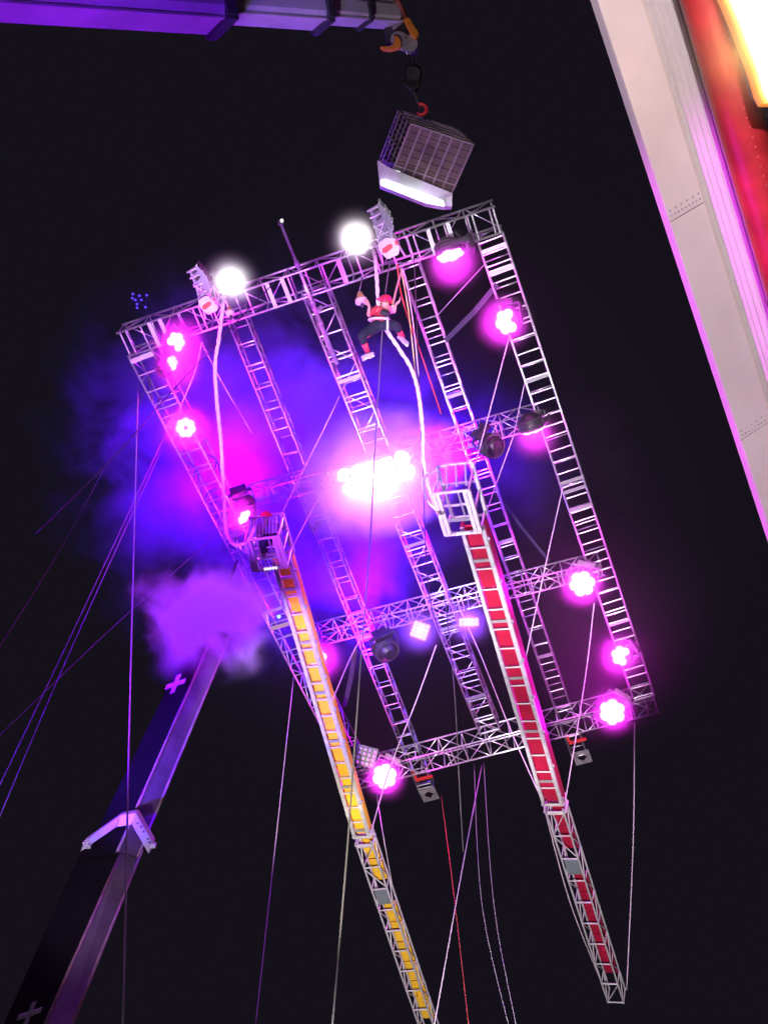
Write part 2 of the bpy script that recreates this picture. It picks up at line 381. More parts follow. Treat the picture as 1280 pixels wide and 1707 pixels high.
# ------------------------------------------------------------------ rope heads on the top beam
REDLENS = emit('red marker', (1.0, 0.05, 0.03), 0.9)
FINM = mat('green grey plate', (.22, .26, .26), .4, .2, .3, 12)
def rope_head(bx, by, label, sc=1.0):
    o = FP(bx, by, -.12); k = sc / pxm(o)
    r, u, n = xr, -D_DN, -N_AW           # right, up along the frame, towards the viewer
    q = lambda x, y, z=0.0: o + r * (x * k) + u * (y * k) + n * z
    t = thing('rope_anchor_unit', label, 'rope head', o, 'rope heads on the top beam')
    poly = [(-17, 3), (-13, 16), (2, 20), (16, 14), (19, -2), (12, -14), (-8, -16)]
    m = MB(); m.prism([q(x, y, .18) for x, y in poly], -n * .34); hb = m.build('housing', WHITE, t, .02)
    m = MB(); m.prism([q(x, y, .185) for x, y in [(-12, -1), (-9, 5), (2, 8), (8, 7), (7, 1), (-6, -4)]], n * .02); m.build('red_marker', REDLENS, hb)
    m = MB(); m.prism([q(x, y, .185) for x, y in [(13, 4), (14, 11), (18, 9), (18, 2)]], n * .02); m.build('red_marker', REDLENS, hb)
    # flat back panel with clips and a curved fin
    m = MB(); m.prism([q(x, y, .06) for x, y in [(-13, 16), (-10, 46), (-8, 70), (8, 73), (9, 46), (6, 18)]], -n * .02); pn = m.build('back_panel', FINM, t)
    for yy in (24, 40, 56, 68): piece('cross_bar', q(-12, yy, .09), q(9, yy + 2, .09), .016, .016, ALU, t)
    piece('clip', q(-2, 50, .09), q(6, 54, .09), .05, .02, BLACK, t, 'box'); piece('clip', q(-2, 63, .09), q(5, 66, .09), .04, .02, BLACK, t, 'box')
    fin = [(12 + 9 * math.sin(math.pi * min(1, a / 10)), 16 + a * 6) for a in range(11)]
    inner = [(9, 16 + a * 6) for a in range(10, -1, -1)]
    m = MB(); m.prism([q(x, y, .16) for x, y in fin + inner], -n * .03); m.build('fin', FINM, t)
    m = MB(); m.prism([q(x, y, -.10) for x, y in fin + inner], -n * .03); m.build('fin', FINM, t)
    for a in range(0, 11, 2): piece('fin_tie', q(*fin[a], .16), q(*fin[a], -.13), .014, .014, ALU, t)
    for s in (-1, 1): piece('leg', q(-14 * s, 8, .0), q(-20 * s, -26, .0), .02, .02, ALU, t)
    piece('brace', q(-14, 16, .12), q(9, 45, .12), .012, .012, ALU, t); piece('brace', q(9, 16, .12), q(-10, 45, .12), .012, .012, ALU, t)
    return t
rope_head(648, 411, 'white rope head with red marker and tall curved fin below the cage')
rope_head(350, 505, 'white rope head with red marker beside the searchlight at the truss corner end', .9)
# lens-shaped open bracket beside the second rope head
bk = thing('rope_bracket', 'bright diamond shaped bracket between the rope head and the corner searchlight', 'bracket', FP(358, 500, -.3))
m = MB(); dm = [FP(x, y, -.32) for x, y in ((356, 476), (366, 492), (362, 508), (349, 494))]
for i in range(4): m.tube(dm[i], dm[(i + 1) % 4], .018)
m.tube(dm[0], dm[2], .014); m.tube(dm[2], FP(362, 512, 0), .014); m.build('bracket_frame', ALU, bk)

# mast standing up past the top beam
ms = thing('mast', 'thin straight pole with a small lamp rising past the top beam', 'mast', FP(562, 607, -.1))
A, B = FP(562, 607, -.12), P(468, 372, depth(FP(510, 480)) - .45)
m = MB(); m.tube(A, B, .035, 10, .026); po = m.build('pole', ALU, ms)
for s in (.3, .45, .72): 
    q = A.lerp(B, s); d = (B - A).normalized(); m = MB(); m.tube(q - d * .05, q + d * .05, .045, 10); m.build('collar', ALUD, po)
hd = MB(); hd.box(B, RIGHT * .05, UP * .035, FWD * .05); hd.build('lamp_head', DARK, ms, .01)
m = MB(); m.lathe(P(470, 368, depth(B) - .06), -FWD, [(.028, 0), (.028, .02), (.012, .03)], 10); m.build('lens', emit('mast lens', (1, .9, .8), 2.2), ms)
m = MB(); q = A.lerp(B, .38); m.bar(q, FP(535, 512, .0), D_RT * .03, D_DN * .03); m.build('bracket', ALU, ms)

# ------------------------------------------------------------------ bells
def bell(px, py, z, label, size, top):
    c = P(px, py, z); t = thing('bell', label, 'bell', c, 'brass bells for the climbers')
    ax = (UP * .75 + FWD * .15 - RIGHT * .15).normalized()
    m = MB(); m.lathe(c, ax, [(size * .92, -.02), (size, 0), (size * .96, .03), (size * .62, size * .7), (size * .45, size * 1.3), (size * .28, size * 1.6), (size * .08, size * 1.7)], 20); m.build('bell_body', BRASS, t)
    m = MB(); m.lathe(c - ax * .01, ax, [(size * 1.02, -.035), (size * 1.06, 0), (size * 1.0, .03)], 20); m.build('rim', WHITE, t)
    m = MB(); m.lathe(c - ax * .12, ax, [(.02, 0), (.035, .03), (.02, .06), (.008, .08), (.008, .2)], 10); m.build('clapper', DARK, t)
    m = MB(); m.path([c + ax * size * 1.65, top], .010, 6); m.build('cord', ROPEG, t)
zt = depth(FP(610, 470))
bell(602, 501, zt - .55, 'brass bell with pale rim hanging in front of the climber', .10, FP(604, 462, 0))
zb = depth(FP(385, 520))
bell(384, 521, zb - .5, 'brass bell hanging behind the long climbing rope under the corner searchlight', .075, FP(384, 505, 0))

# ------------------------------------------------------------------ ropes and cables
def smooth(pts, n=8):
    out = []; p = [pts[0]] + pts + [pts[-1]]
    for i in range(1, len(p) - 2):
        for k in range(n):
            t = k / n; a, b, c, d = p[i - 1], p[i], p[i + 1], p[i + 2]
            out.append(.5 * ((2 * b) + (c - a) * t + (2 * a - 5 * b + 4 * c - d) * t * t + (3 * b - a - 3 * c + d) * t ** 3))
    out.append(pts[-1]); return out
def rope(label, pts, r, m, cat='rope', group=None, name='rope', sm=True, n=8):
    pts = smooth(pts) if sm and len(pts) > 2 else pts
    b = MB(); b.path(pts, r, n); o = b.build(name, m); return tag(o, label, cat, group)
def twisted(label, pts, r, m):          # a laid rope: three strands winding about the path
    pts = smooth(pts, 14); L = [0]
    for a, b in zip(pts, pts[1:]): L.append(L[-1] + (b - a).length)
    n = int(L[-1] / .05); P2 = []; j = 0
    for i in range(n + 1):
        s = L[-1] * i / n
        while j < len(L) - 2 and L[j + 1] < s: j += 1
        P2.append(pts[j].lerp(pts[j + 1], (s - L[j]) / max(1e-6, L[j + 1] - L[j])))
    t = thing('climbing_rope', label, 'rope', P2[-1], 'thick climbing ropes')
    a = (P2[1] - P2[0]).orthogonal().normalized()
    for k in range(3):
        q = []
        for i, p in enumerate(P2):
            tt = (P2[min(i + 1, n)] - P2[max(i - 1, 0)]).normalized(); a = (a - tt * a.dot(tt)).normalized(); b = tt.cross(a)
            ph = 2 * math.pi * (i / 8 + k / 3); q.append(p + r * .5 * (math.cos(ph) * a + math.sin(ph) * b))
        mb = MB(); mb.path(q, r * .58, 6); mb.build('strand', m, t)
z1 = depth(FP(372, 500)) - .35
def PT(px, py, dz=0.0): return P(px, py, depth(FP(px, py)) + dz)
twisted('thick white climbing rope hanging from the corner searchlight to the yellow column basket',
        [FP(374, 498, -.1), PT(372, 512, -.5), PT(366, 560, -.7), PT(359, 610, -.8), PT(362, 670, -.9), PT(369, 740, -1.2), PT(373, 820, -1.5), PT(377, 880, -1.8), P(388, 906, 18.35), P(402, 908, 18.3), P(418, 897, 18.25), P(424, 880, 18.3)], .034, ROPEW)
twisted('thick white climbing rope held by the climber and bowing out below',
        [FP(623, 418, -.1), PT(626, 436, -.5), PT(629, 480, -.8), PT(632, 520, -1.0), PT(641, 545, -1.0), PT(664, 580, -1.0), PT(686, 616, -1.05), PT(698, 660, -1.1), PT(705, 720, -1.3), PT(706, 770, -1.5), PT(720, 830, -1.7), P(734, 862, 17.95)], .034, ROPEW)
mat('guy', (.22, .20, .22), .85, 0, .2, 30)
def line(label, pts, r, m, name='tag_line', cat='rope'): return rope(label, pts, r, m, cat, None, name, n=6)
line('grey tag line falling straight from the frame corner past the black crane boom', [FP(231, 640, 0), P(224, 900, 16), P(217, 1180, 13), P(205, 1720, 9)], .011, ROPEG)
line('dark belay cable running from the rope head past the climber to the ground', [FP(652, 425, -.1), PT(641, 500, -.75), PT(634, 600, -1.1), PT(624, 760, -1.6), P(617, 900, 16.5), P(600, 1120, 14.5), P(580, 1400, 12.5), P(553, 1720, 10.5)], .012, mat('belay cable', (.09, .09, .10), .7, 0, .2, 40), 'belay_cable', 'cable')
line('second dark cable beside the bowed climbing rope', [FP(690, 425, 0), PT(697, 600, -.7), PT(703, 740, -1.3), PT(714, 980, -1.6), PT(735, 1060, -.2)], .010, ROPEB, 'dark_cable', 'cable')
line('upper of two pale parallel guy lines from the left-out upright', [FP(277, 722, 0), P(140, 1015, 17), P(-20, 1352, 13)], .008, MATS['guy'])
line('lower of two pale parallel guy lines slanting to the ground', [FP(275, 738, 0), P(120, 1080, 17), P(-20, 1410, 13)], .008, MATS['guy'])
line('very thin dim guy line slanting beyond the pale pair', [FP(240, 655, .4), P(110, 900, 21), P(-20, 1110, 17)], .007, mat('dim rope', (.10, .09, .11), .8), cat='rope')
line('thin dim line slanting behind the smoke puff', [FP(388, 868, .4), P(200, 1035, 20), P(-20, 1245, 16)], .008, MATS['dim rope'])
line('black cable slanting across the lit smoke from the top beam', [FP(460, 468, -.1), PT(380, 552, -.5), PT(280, 660, -1), P(196, 756, 17), P(60, 890, 16)], .010, ROPEB, 'dark_cable', 'cable')
line('magenta lit line from the highest upright light to the red column basket', [FP(850, 556, -.3), PT(800, 745, -1), P(783, 800, 18.4), P(779, 832, 18.3)], .011, ROPEP)
line('magenta lit line from the second beam down behind the red basket', [FP(856, 725, 0), PT(822, 820, -.6), P(805, 870, 18.7)], .010, ROPEP)
line('violet line hanging from the upright light down to the second beam', [FP(876, 630, .1), FP(856, 725, 0)], .008, ROPEP)
line('magenta lit line crossing the inner upright down to the red column edge', [FP(938, 812, -.1), PT(905, 960, -.7), P(873, 1112, 20.3)], .011, ROPEP)
line('magenta lit line from the third beam light to the red column joint', [FP(990, 1005, -.1), PT(975, 1130, -.5), P(942, 1335, 21.9)], .012, ROPEP)
line('magenta lit line from the slim led bar to the red column joint', [FP(764, 1012, -.1), PT(800, 1090, -.6), PT(850, 1215, -.8), P(907, 1343, 21.9)], .012, ROPEP)
line('violet line continuing along the red column truss to its free end', [P(905, 1340, 21.8), P(950, 1505, 23.0), P(1003, 1640, 24.3)], .012, ROPEP)
line('bright magenta line from the square led panel to the yellow column joint', [FP(727, 1075, -.1), PT(695, 1165, -.4), PT(650, 1280, -.7), P(617, 1392, 21.7)], .013, ROPEP)
line('magenta lit line from the third beam to the middle of the yellow column', [FP(612, 1045, 0), PT(585, 1095, -.8), P(552, 1172, 20.2)], .012, ROPEP)
line('pink line from the blinder lamps to the back of the yellow basket', [FP(566, 660, .3), PT(545, 705, -.2), PT(505, 785, -.6), P(467, 862, 18.9)], .010, ROPEP)
line('pink line from the second beam to the lower edge of the yellow basket', [FP(560, 775, .1), PT(520, 850, -.6), P(486, 916, 18.9), P(479, 942, 18.9)], .010, ROPEP)
line('violet tag line dropping from the bottom beam to the ground by the yellow truss', [FP(803, 1275, .0), P(770, 1450, 19), P(722, 1720, 16)], .009, ROPEP)
line('violet tag line hanging from the large light to the free end of the red truss', [FP(1057, 1205, 0), P(1055, 1400, 24.3), P(1044, 1650, 24.5)], .014, ROPEP)
line('dim violet tag line dropping from the upright beside the yellow column', [FP(490, 1125, .1), P(460, 1400, 18), P(425, 1720, 15)], .009, ROPEP)
line('thin violet line from the bottom beam to the yellow truss side', [FP(628, 1325, -.1), P(640, 1400, 22.2), P(657, 1492, 22.8)], .010, ROPEP)
line('thin red line hanging below the first base plate', [FP(735, 1325, .4), P(755, 1480, 22), P(782, 1720, 18)], .009, ROPER)
line('grey twin line dropping from the bottom beam, outer one', [FP(806, 1270, .1), P(822, 1500, 20), P(862, 1720, 17)], .007, ROPEG)
line('grey twin line dropping from the bottom beam, inner one', [FP(790, 1274, .1), P(802, 1500, 20), P(850, 1720, 17)], .007, ROPEG)
line('dim grey cable hanging in front of the middle upright', [FP(742, 1000, -.2), P(757, 1150, 20), P(765, 1300, 20), P(772, 1420, 20)], .009, MATS['dim rope'], 'dim_cable', 'cable')
line('yellow cord running from the rope head beside the climber', [FP(668, 447, -.1), PT(681, 520, -.5), PT(692, 620, -.8), PT(704, 735, -1.2)], .012, ROPEY, 'cord', 'cord')
line('pale yellow cord next to the yellow one', [FP(672, 447, -.1), PT(686, 520, -.5), PT(697, 620, -.8), PT(707, 735, -1.2)], .010, ROPEP, 'cord', 'cord')
line('red cord hanging from the rope head beside the inner upright', [FP(662, 440, -.1), PT(671, 500, -.3), PT(705, 600, -.3), PT(735, 690, -.1)], .014, ROPER, 'cord', 'cord')
line('tan strap stretched from the rope head to the hand of the climber', [FP(669, 452, -.1), PT(661, 480, -.6), P(654, 511, zt - .9)], .020, mat('tan strap', (.55, .42, .28), .8), 'strap', 'strap')
line('pink line from the top beam to the ring light', [FP(337, 570, -.05), FP(325, 620, -.05), FP(296, 690, -.05)], .009, ROPEP)
line('violet line slanting from the top beam behind the long climbing rope', [FP(337, 572, .1), FP(372, 640, .3), FP(420, 722, .5)], .008, ROPEP)
line('violet line crossing between the inner and the outer upright', [FP(725, 530, .3), FP(808, 440, .1)], .007, ROPEG)
def sling(label, pts, wd):
    m = MB()
    for a, b in zip(pts, pts[1:]): m.bar(a, b, D_DN.cross((b - a).normalized()).normalized().cross((b - a).normalized()) * wd, N_AW * .006)
    return tag(m.build('sling', SLING), label, 'sling')
sling('blue grey webbing sling between inner upright and tower side upright', [FP(828, 474, -.03), FP(790, 520, .1), FP(742, 568, .45)], .045)
sling('blue grey webbing sling running from inner upright down to the third beam', [FP(840, 838, .45), FP(870, 880, .3), FP(915, 935, .02)], .045)
sling('short webbing sling hanging under the third beam', [FP(592, 1082, .1), FP(585, 1130, .1), FP(574, 1178, .1)], .05)

# ------------------------------------------------------------------ yellow and red climbing columns
CALU = mat('column aluminium', (.66, .66, .72), .38, .3, .28, 8.0)
def column(name, topc, jointc, botc, wd, tw, cm, label, group, n1, n2, cat='climbing column'):
    t = thing(name, label, cat, botc, group)
    ax = (jointc - topc).normalized(); L = (jointc - topc).length
    vd = ((topc + jointc) / 2 - CAM).normalized()
    r = ax.cross(vd).normalized()
    if r.dot(RIGHT) < 0: r = -r
    n = r.cross(ax).normalized()
    if n.dot(FWD) < 0: n = -n
    # turn the section a little so that its right flank shows
    r, n = (r * .94 - n * .34).normalized(), (n * .94 + r * .34).normalized()
    h = wd / 2; dp = wd * .45
    pt = lambda s, x, z: topc + ax * s + r * x + n * z
    m = MB()
    for sg in (-1, 1):
        m = MB(); m.bar(pt(0, sg * (h - .032), .03), pt(L, sg * (h - .032), .03), r * .032, n * .03)
        m.bar(pt(0, sg * (h - .066), .01), pt(L, sg * (h - .066), .01), r * .005, n * .02)
        m.build('side_rail', CALU, t)
    m = MB(); m.bar(pt(0, h - .002, dp / 2 + .065), pt(L, h - .002, dp / 2 + .065), r * .012, n * dp / 2); m.build('flank_panel', cm, t)
    m = MB(); m.bar(pt(0, -h + .002, dp / 2 + .065), pt(L, -h + .002, dp / 2 + .065), r * .012, n * dp / 2); m.build('flank_panel', cm, t)
    s = 0.0; rnd = random.Random(n1)
    st = L / n1
    for i in range(n1):
        e = .012
        o = MB(); o.bar(pt(i * st + e, 0, .13), pt((i + 1) * st - e, 0, .13), r * (h - .066), n * .012); o.build('panel', cm, t)
        piece('rung', pt((i + 1) * st, -h + .06, .045), pt((i + 1) * st, h - .06, .045), .018, .018, CALU, t)
        if i % 3 == 1: piece('cross_plate', pt((i + .62) * st, -h + .06, .06), pt((i + .62) * st, h - .06, .06), .03, .008, ALUD, t, 'box', xdir=ax)
    # lacing tubes riding on the rails
    for i in range(0, n1, 2):
        piece('clamp', pt((i + .5) * st, h + .02, .0), pt((i + .62) * st, h + .02, .0), .03, .03, ALUD, t)
    # joint frame
    for dz in (0, .22):
        piece('joint_bar', pt(L + dz, -h, .02), pt(L + dz, h, .02), .03, .03, CALU, t)
        piece('joint_bar', pt(L + dz, -h, .32), pt(L + dz, h, .32), .03, .03, CALU, t)
        for sg in (-1, 1): piece('joint_bar', pt(L + dz, sg * h, .02), pt(L + dz, sg * h, .32), .025, .025, CALU, t)
    # lower truss
    a2 = (botc - jointc).normalized(); L2 = (botc - jointc).length - .2
    s0 = jointc + a2 * .2
    r2 = (r - a2 * r.dot(a2)).normalized(); n2v = a2.cross(r2).normalized()
    if n2v.dot(FWD) < 0: n2v = -n2v
    g = tw / 2
    qt = lambda s, x, z: s0 + a2 * s + r2 * x + n2v * z
    for sg in (-1, 1):
        for z in (0, tw): piece('chord', qt(-.1, sg * g, z), qt(L2, sg * g, z), .021, .021, CALU, t)
    st = L2 / n2
    for i in range(n2 + 1):
        q = min(max(i * st, .03), L2 - .02)
        piece('rung', qt(q, -g, 0), qt(q, g, 0), .016 if i % 4 else .026, .016, CALU, t)
        for sg in (-1, 1): piece('tie', qt(q, sg * g, 0), qt(q, sg * g, tw), .013, .013, CALU, t)
        if i < n2:
            e0, e1 = (i * st + .03, (i + 1) * st - .03) if i % 2 else ((i + 1) * st - .03, i * st + .03)
            if i in (0, 1, n2 - 1): piece('diagonal', qt(e0, -g, 0), qt(e1, g, 0), .013, .013, CALU, t)
            for sg in (-1, 1): piece('diagonal', qt(e0, sg * g, 0), qt(e1, sg * g, tw), .012, .012, CALU, t)
    for i in range(n2):
        if i in (2, n2 - 1): continue
        o = MB(); o.bar(qt(i * st + .02, g * .12, tw * .8), qt((i + 1) * st - .02, g * .12, tw * .8), r2 * (g * .78), n2v * .01); o.build('panel', cm, t)
    o = MB(); o.bar(qt(2.1 * st, 0, .05), qt(2.75 * st, 0, .05), r2 * g * .82, n2v * .03); o.build('control_box', mat('grey box', (.16, .19, .23), .5), t, .01)
    o = MB(); o.lathe(qt(.35 * st, .0, .12), n2v, [(.09, 0), (.09, .12)], 16); o.build('pulley', cm, t)
    o = MB(); o.lathe(qt((n2 - 2.3) * st, .04, .1), n2v, [(.10, 0), (.10, .12)], 16); o.build('pulley', cm, t)
    return t, r, ax, n
ct1, jt1, bt1 = P(469, 935, 19.0), P(603, 1397, 21.9), P(722, 1745, 24.2)
ct2, jt2, bt2 = P(786, 880, 18.6), P(921, 1343, 21.9), P(1026, 1672, 24.5)
yc = column('yellow_climbing_column', ct1, jt1, bt1, .37, .33, YEL, 'tilted climbing column with yellow panels between silver rails and truss below', 'climbing columns', 17, 10)
rc = column('red_climbing_column', ct2, jt2, bt2, .44, .36, REDP, 'tilted climbing column with red panels between silver rails and truss below', 'climbing columns', 15, 9)

# ------------------------------------------------------------------ baskets at the top of the columns
def basket(o, r, ax, n, wd, hh, label, slats):
    t = thing('basket', label, 'basket', o, 'open metal baskets on top of the climbing columns')
    u = -ax; dp = .55; h = wd / 2
    q = lambda x, y, z: o + r * x + u * y + n * z
    MT = mat('basket paint', (.52, .51, .53), .45, 0, .2, 6)
    for sg in (-1, 1):
        for dx in (0, .075): piece('post', q(sg * (h - dx), 0, 0), q(sg * (h - dx), hh, 0), .032, .03, MT, t, 'box', xdir=r)
        piece('post', q(sg * h, 0, dp), q(sg * h, hh * 1.25, dp), .03, .03, MT, t, 'box', xdir=r)
        for y in (0, hh * .5, hh): piece('side_rail', q(sg * h, y, 0), q(sg * h, y + .1, dp), .022, .022, ALU, t)
    for y, z in ((0, 0), (hh, 0), (hh * .62, .1), (0, dp), (hh * 1.25, dp), (hh * .8, dp)):
        piece('cross_rail', q(-h, y, z), q(h, y, z), .026, .026, MT, t)
    for y in (.0, .28): piece('floor_bar', q(-h, y, .03), q(h, y, .03), .03, .02, ALU, t, 'box', xdir=u)
    for x in (-.12, .1): piece('inner_post', q(x, hh * .28, .06), q(x, hh * .95, .06), .02, .02, ALU, t)
    piece('inner_rail', q(-h * .7, hh * .30, .06), q(h * .7, hh * .30, .06), .022, .02, ALU, t)
    piece('inner_rail', q(-h * .7, hh * .66, .06), q(h * .7, hh * .66, .06), .022, .02, ALU, t)
    for i in range(slats):
        x = -h * .8 + 1.6 * h * i / (slats - 1); piece('slat', q(x, hh * 1.02, .12), q(x, hh * 1.34, .36), .014, .010, ALU, t, 'box', xdir=r)
    for i in range(5): piece('floor_lamp', q(-.08 + i * .05, .02, -.04), q(-.08 + i * .05, .06, -.04), .016, .016, emit('tiny lamp', (.9, .85, 1), 1.6), t)
    # hoop handle reaching out
    hp = smooth([q(-h, hh * .55, 0), q(-h - .16, hh * .85, .05), q(-h - .12, hh * 1.3, .1), q(-h + .15, hh * 1.45, .15)], 6)
    m = MB(); m.path(hp, .025, 8); m.build('hoop', ALU, t)
basket(P(451, 949, 18.85), yc[1], yc[2], yc[3], .60, .62, 'white metal basket with slats on top of the yellow column', 9)
basket(P(772, 890, 18.45), rc[1], rc[2], rc[3], .62, .85, 'white metal basket of open bars on top of the red column', 4)

# ------------------------------------------------------------------ hanging cage
zc = 20.2
cg = thing('hanging_cage', 'steel work cage with brown ribbed plywood floor hanging from the crane hook', 'cage', P(715, 270, zc))
f4 = [P(685, 206, zc - .55), P(789, 241, zc - .62), P(757, 328, zc + .25), P(652, 291, zc + .3)]   # floor corners: near-left, near-right, far-right, far-left
fx = (f4[1] - f4[0]).normalized(); fyv = (f4[3] - f4[0]).normalized(); fz = fx.cross(fyv).normalized()
hv = P(664, 183, zc + .22) - f4[0]; fz = hv.normalized()
WX = (f4[1] - f4[0]).length; WY = (f4[3] - f4[0]).length
cq = lambda x, y, z: f4[0] + fx * (x * WX) + fyv * (y * WY) + fz * z
npl = 7
for i in range(npl):
    m = MB(); m.bar(cq(0.01, (i + .04) / npl, .03), cq(.99, (i + .04) / npl, .03), fyv * .001, fz * .001) if False else None
    m = MB(); m.box(cq(.5, (i + .5) / npl, .03), fx * WX * .49, fyv * (WY / npl * .47), fz * .015); m.build('floor_board', PLY, cg)
CST = mat('cage steel', (.20, .16, .17), .5, .3, .3, 9)
for i in range(7): piece('floor_rib', cq(i / 6, 0, 0), cq(i / 6, 1, 0), .016, .02, CST, cg, 'box', xdir=fx)
for y in (0, .8, 1): piece('floor_edge', cq(0, y, 0), cq(1, y, 0), .018, .018, CST, cg)
HC = hv.length
for i, (x, y) in enumerate(((0, 0), (1, 0), (1, 1), (0, 1), (.5, 0), (0, .5), (1, .5))): piece('post', cq(x, y, 0), cq(x, y, HC), .02, .02, CST, cg)
for z in (.26, .52, .78, HC):
    for (a, b) in (((0, 0), (1, 0)), ((1, 0), (1, 1)), ((1, 1), (0, 1)), ((0, 1), (0, 0))): piece('rail', cq(*a, z), cq(*b, z), .017, .017, CST, cg)
for y in [.1 * k for k in range(1, 10)]: piece('side_bar', cq(0, y, 0), cq(0, y, HC), .010, .010, CST, cg)
# the lit white trough along the far edge of the floor
zq = zc + .12
m = MB(); m.prism([P(x, y, zq) for x, y in ((629, 267), (650, 280), (754, 322), (753, 344), (737, 344), (709, 339), (633, 309))], FWD * .22); m.build('light_trough', mat('trough white', (.60, .62, .66), .4, 0, .2, 4), cg)
m = MB(); m.prism([P(x, y, zq - .03) for x, y in ((635, 300), (642, 299), (738, 335), (740, 343), (710, 337), (636, 308))], FWD * .025); m.build('light_strip', emit('strip lamp', (.93, .97, 1.0), 5.0), cg)
lamp('strip_lamp', P(690, 322, zq - .25), (.93, .97, 1), 4, cg, .2)
for x, y in ((.02, .9), (.85, 1.02)): piece('corner_lamp', cq(x, y, -.06), cq(x + .08, y, -.06), .02, .02, emit('corner lamp', (.9, .97, 1), 3.0), cg)
# lifting legs of the cage
hook_pt = P(703, 178, zc - .4)
for (x, y) in ((0, 0), (1, 0), (1, 1), (0, 1)): piece('lifting_leg', cq(x, y, HC), hook_pt, .009, .009, DARK, cg)

# ------------------------------------------------------------------ crane with boom across the top
def boomlike(name, label, A, B, side_px, secs, faces, cat='crane boom'): pass
ub = thing('crane_boom', 'purple lit telescopic crane boom reaching in to the hook block', 'crane boom', P(-420, -5, 14.2))
a0, a1 = P(-420, -60, 14.2), P(668, 26, 20.0)
bx = (a1 - a0).normalized(); bn = ((a0 + a1) / 2 - CAM).normalized(); bs = bx.cross(bn).normalized()      # bs across the view
if bs.dot(UP) < 0: bs = -bs
bn = bx.cross(bs).normalized()
if bn.dot(FWD) < 0: bn = -bn
bs, bn = (bs * .9 + bn * .43).normalized(), (bn * .9 - bs * .43).normalized()
LB = (a1 - a0).length
GREYB = mat('grey boom paint', (.55, .53, .58), .4, .1, .25, 1.2)
def sect(t0, t1, hw, hd):
    c0, c1 = a0 + bx * (t0 * LB), a0 + bx * (t1 * LB)
    poly = [(-1, -.75), (-.6, -1), (.6, -1), (1, -.75), (1, 1), (-1, 1)]
    m = MB(); m.prism([c0 + bs * (x * hw) + bn * (y * hd) for x, y in poly], c1 - c0); return m.build('boom_section', GREYB, ub, .012)
def ring(t, hw, hd, ln):
    c = a0 + bx * (t * LB); m = MB()
    m.bar(c - bs * hw * 1.1 - bn * hd, c + bs * hw * 1.15 - bn * hd * 1.1, bx * ln, bn * .06)
    for s in (-1, 1): m.bar(c + bs * (s * hw * 1.12) - bn * hd * 1.1, c + bs * (s * hw * 1.12) + bn * hd * 1.1, bx * ln, bs * .05)
    m.bar(c - bs * hw * 1.1 + bn * hd * 1.1, c + bs * hw * 1.1 + bn * hd * 1.1, bx * ln, bn * .05); m.build('collar', DARK, ub, .01)
sect(0, .640, .40, .40); ring(.645, .38, .40, .10); sect(.64, .83, .26, .29); ring(.835, .26, .29, .06); sect(.83, .985, .18, .22); ring(.92, .18, .22, .03)
for t0, t1, hw, hd in ((0, .640, .40, .40), (.65, .83, .26, .29), (.84, .985, .18, .22)):
    c0, c1 = a0 + bx * (t0 * LB), a0 + bx * (t1 * LB)
    for sg in (-1, 1):
        m = MB(); m.bar(c0 + bs * (sg * hw * 1.02) - bn * hd * .76, c1 + bs * (sg * hw * 1.02) - bn * hd * .76, bs * .02, bn * .03); m.build('edge_rail', GREYB, ub)
for t0 in (.30, .38, .46, .545, .60):
    c = a0 + bx * (t0 * LB); m = MB(); m.bar(c - bs * .24 - bn * .404, c + bs * .24 - bn * .404 + bx * .25, bx * .008, bn * .004); m.build('weld_seam', ALUD, ub)
# boom head: orange cheek plates, sheaves, stay
q = P(690, 48, 20.0)
m = MB(); m.prism([P(x, y, 19.75) for x, y in ((672, 30), (681, 27), (699, 57), (694, 63), (688, 60))], FWD * .12); m.build('cheek_plate', ORNG, ub, .01)
m = MB(); m.prism([P(x, y, 19.85) for x, y in ((656, 58), (664, 60), (669, 70), (667, 79), (652, 83), (640, 82), (633, 77), (650, 76), (657, 72))], FWD * .12); m.build('guard_plate', ORNG, ub, .01)
m = MB(); m.prism([P(x, y, 19.95) for x, y in ((640, 46), (672, 32), (692, 62), (697, 82), (676, 80), (660, 66), (645, 74))], FWD * .3); m.build('boom_head', DARK, ub, .02)
for x, y in ((682, 72), (665, 66)):
    m = MB(); c = P(x, y, 19.9); m.lathe(c, FWD, [(.16, 0), (.12, .03), (.12, .07), (.16, .1)], 18); m.build('sheave', ALUD, ub)
m = MB(); m.path([P(655, -20, 19.6), P(664, 5, 19.7), P(676, 30, 19.85)], .06, 8); m.build('stay', mat('rust paint', (.25, .06, .05), .6), ub)
piece('bracket', P(655, 48, 19.8), P(672, 34, 19.8), .03, .03, ALUD, ub)
m = MB(); m.path([P(-420, -40, 14.1), P(200, -2, 17), P(560, 12, 19)], .02, 6); m.build('hose', DARK, ub)
# hook block with its falls
hk = thing('hook_block', 'black hook block with red hook hanging under the boom head', 'hook block', P(690, 140, 19.95))
for dx in (-9, -3, 4, 10): piece('hoist_line', P(680 + dx, 74, 19.95), P(688 + dx * .8, 112, 19.95), .010, .010, DARK, hk)
m = MB(); m.prism([P(x, y, 19.85) for x, y in ((676, 104), (700, 108), (704, 122), (698, 146), (684, 151), (672, 140))], FWD * .2); m.build('block_body', BLACK, hk, .03)
m = MB(); m.lathe(P(689, 122, 19.8), FWD, [(.13, 0), (.10, .04), (.13, .1)], 16); m.build('sheave', DARK, hk)
piece('shank', P(688, 148, 19.95), P(698, 172, 19.9), .03, .03, DARK, hk)
hc = P(702, 182, 19.85); m = MB(); m.path([hc + (RIGHT * math.cos(a) + UP * math.sin(a)) * .10 for a in [R(120 - k * 26) for k in range(11)]], [.035] * 8 + [.03, .024, .016], 8); m.build('hook', mat('red hook', (.5, .02, .03), .5), hk)

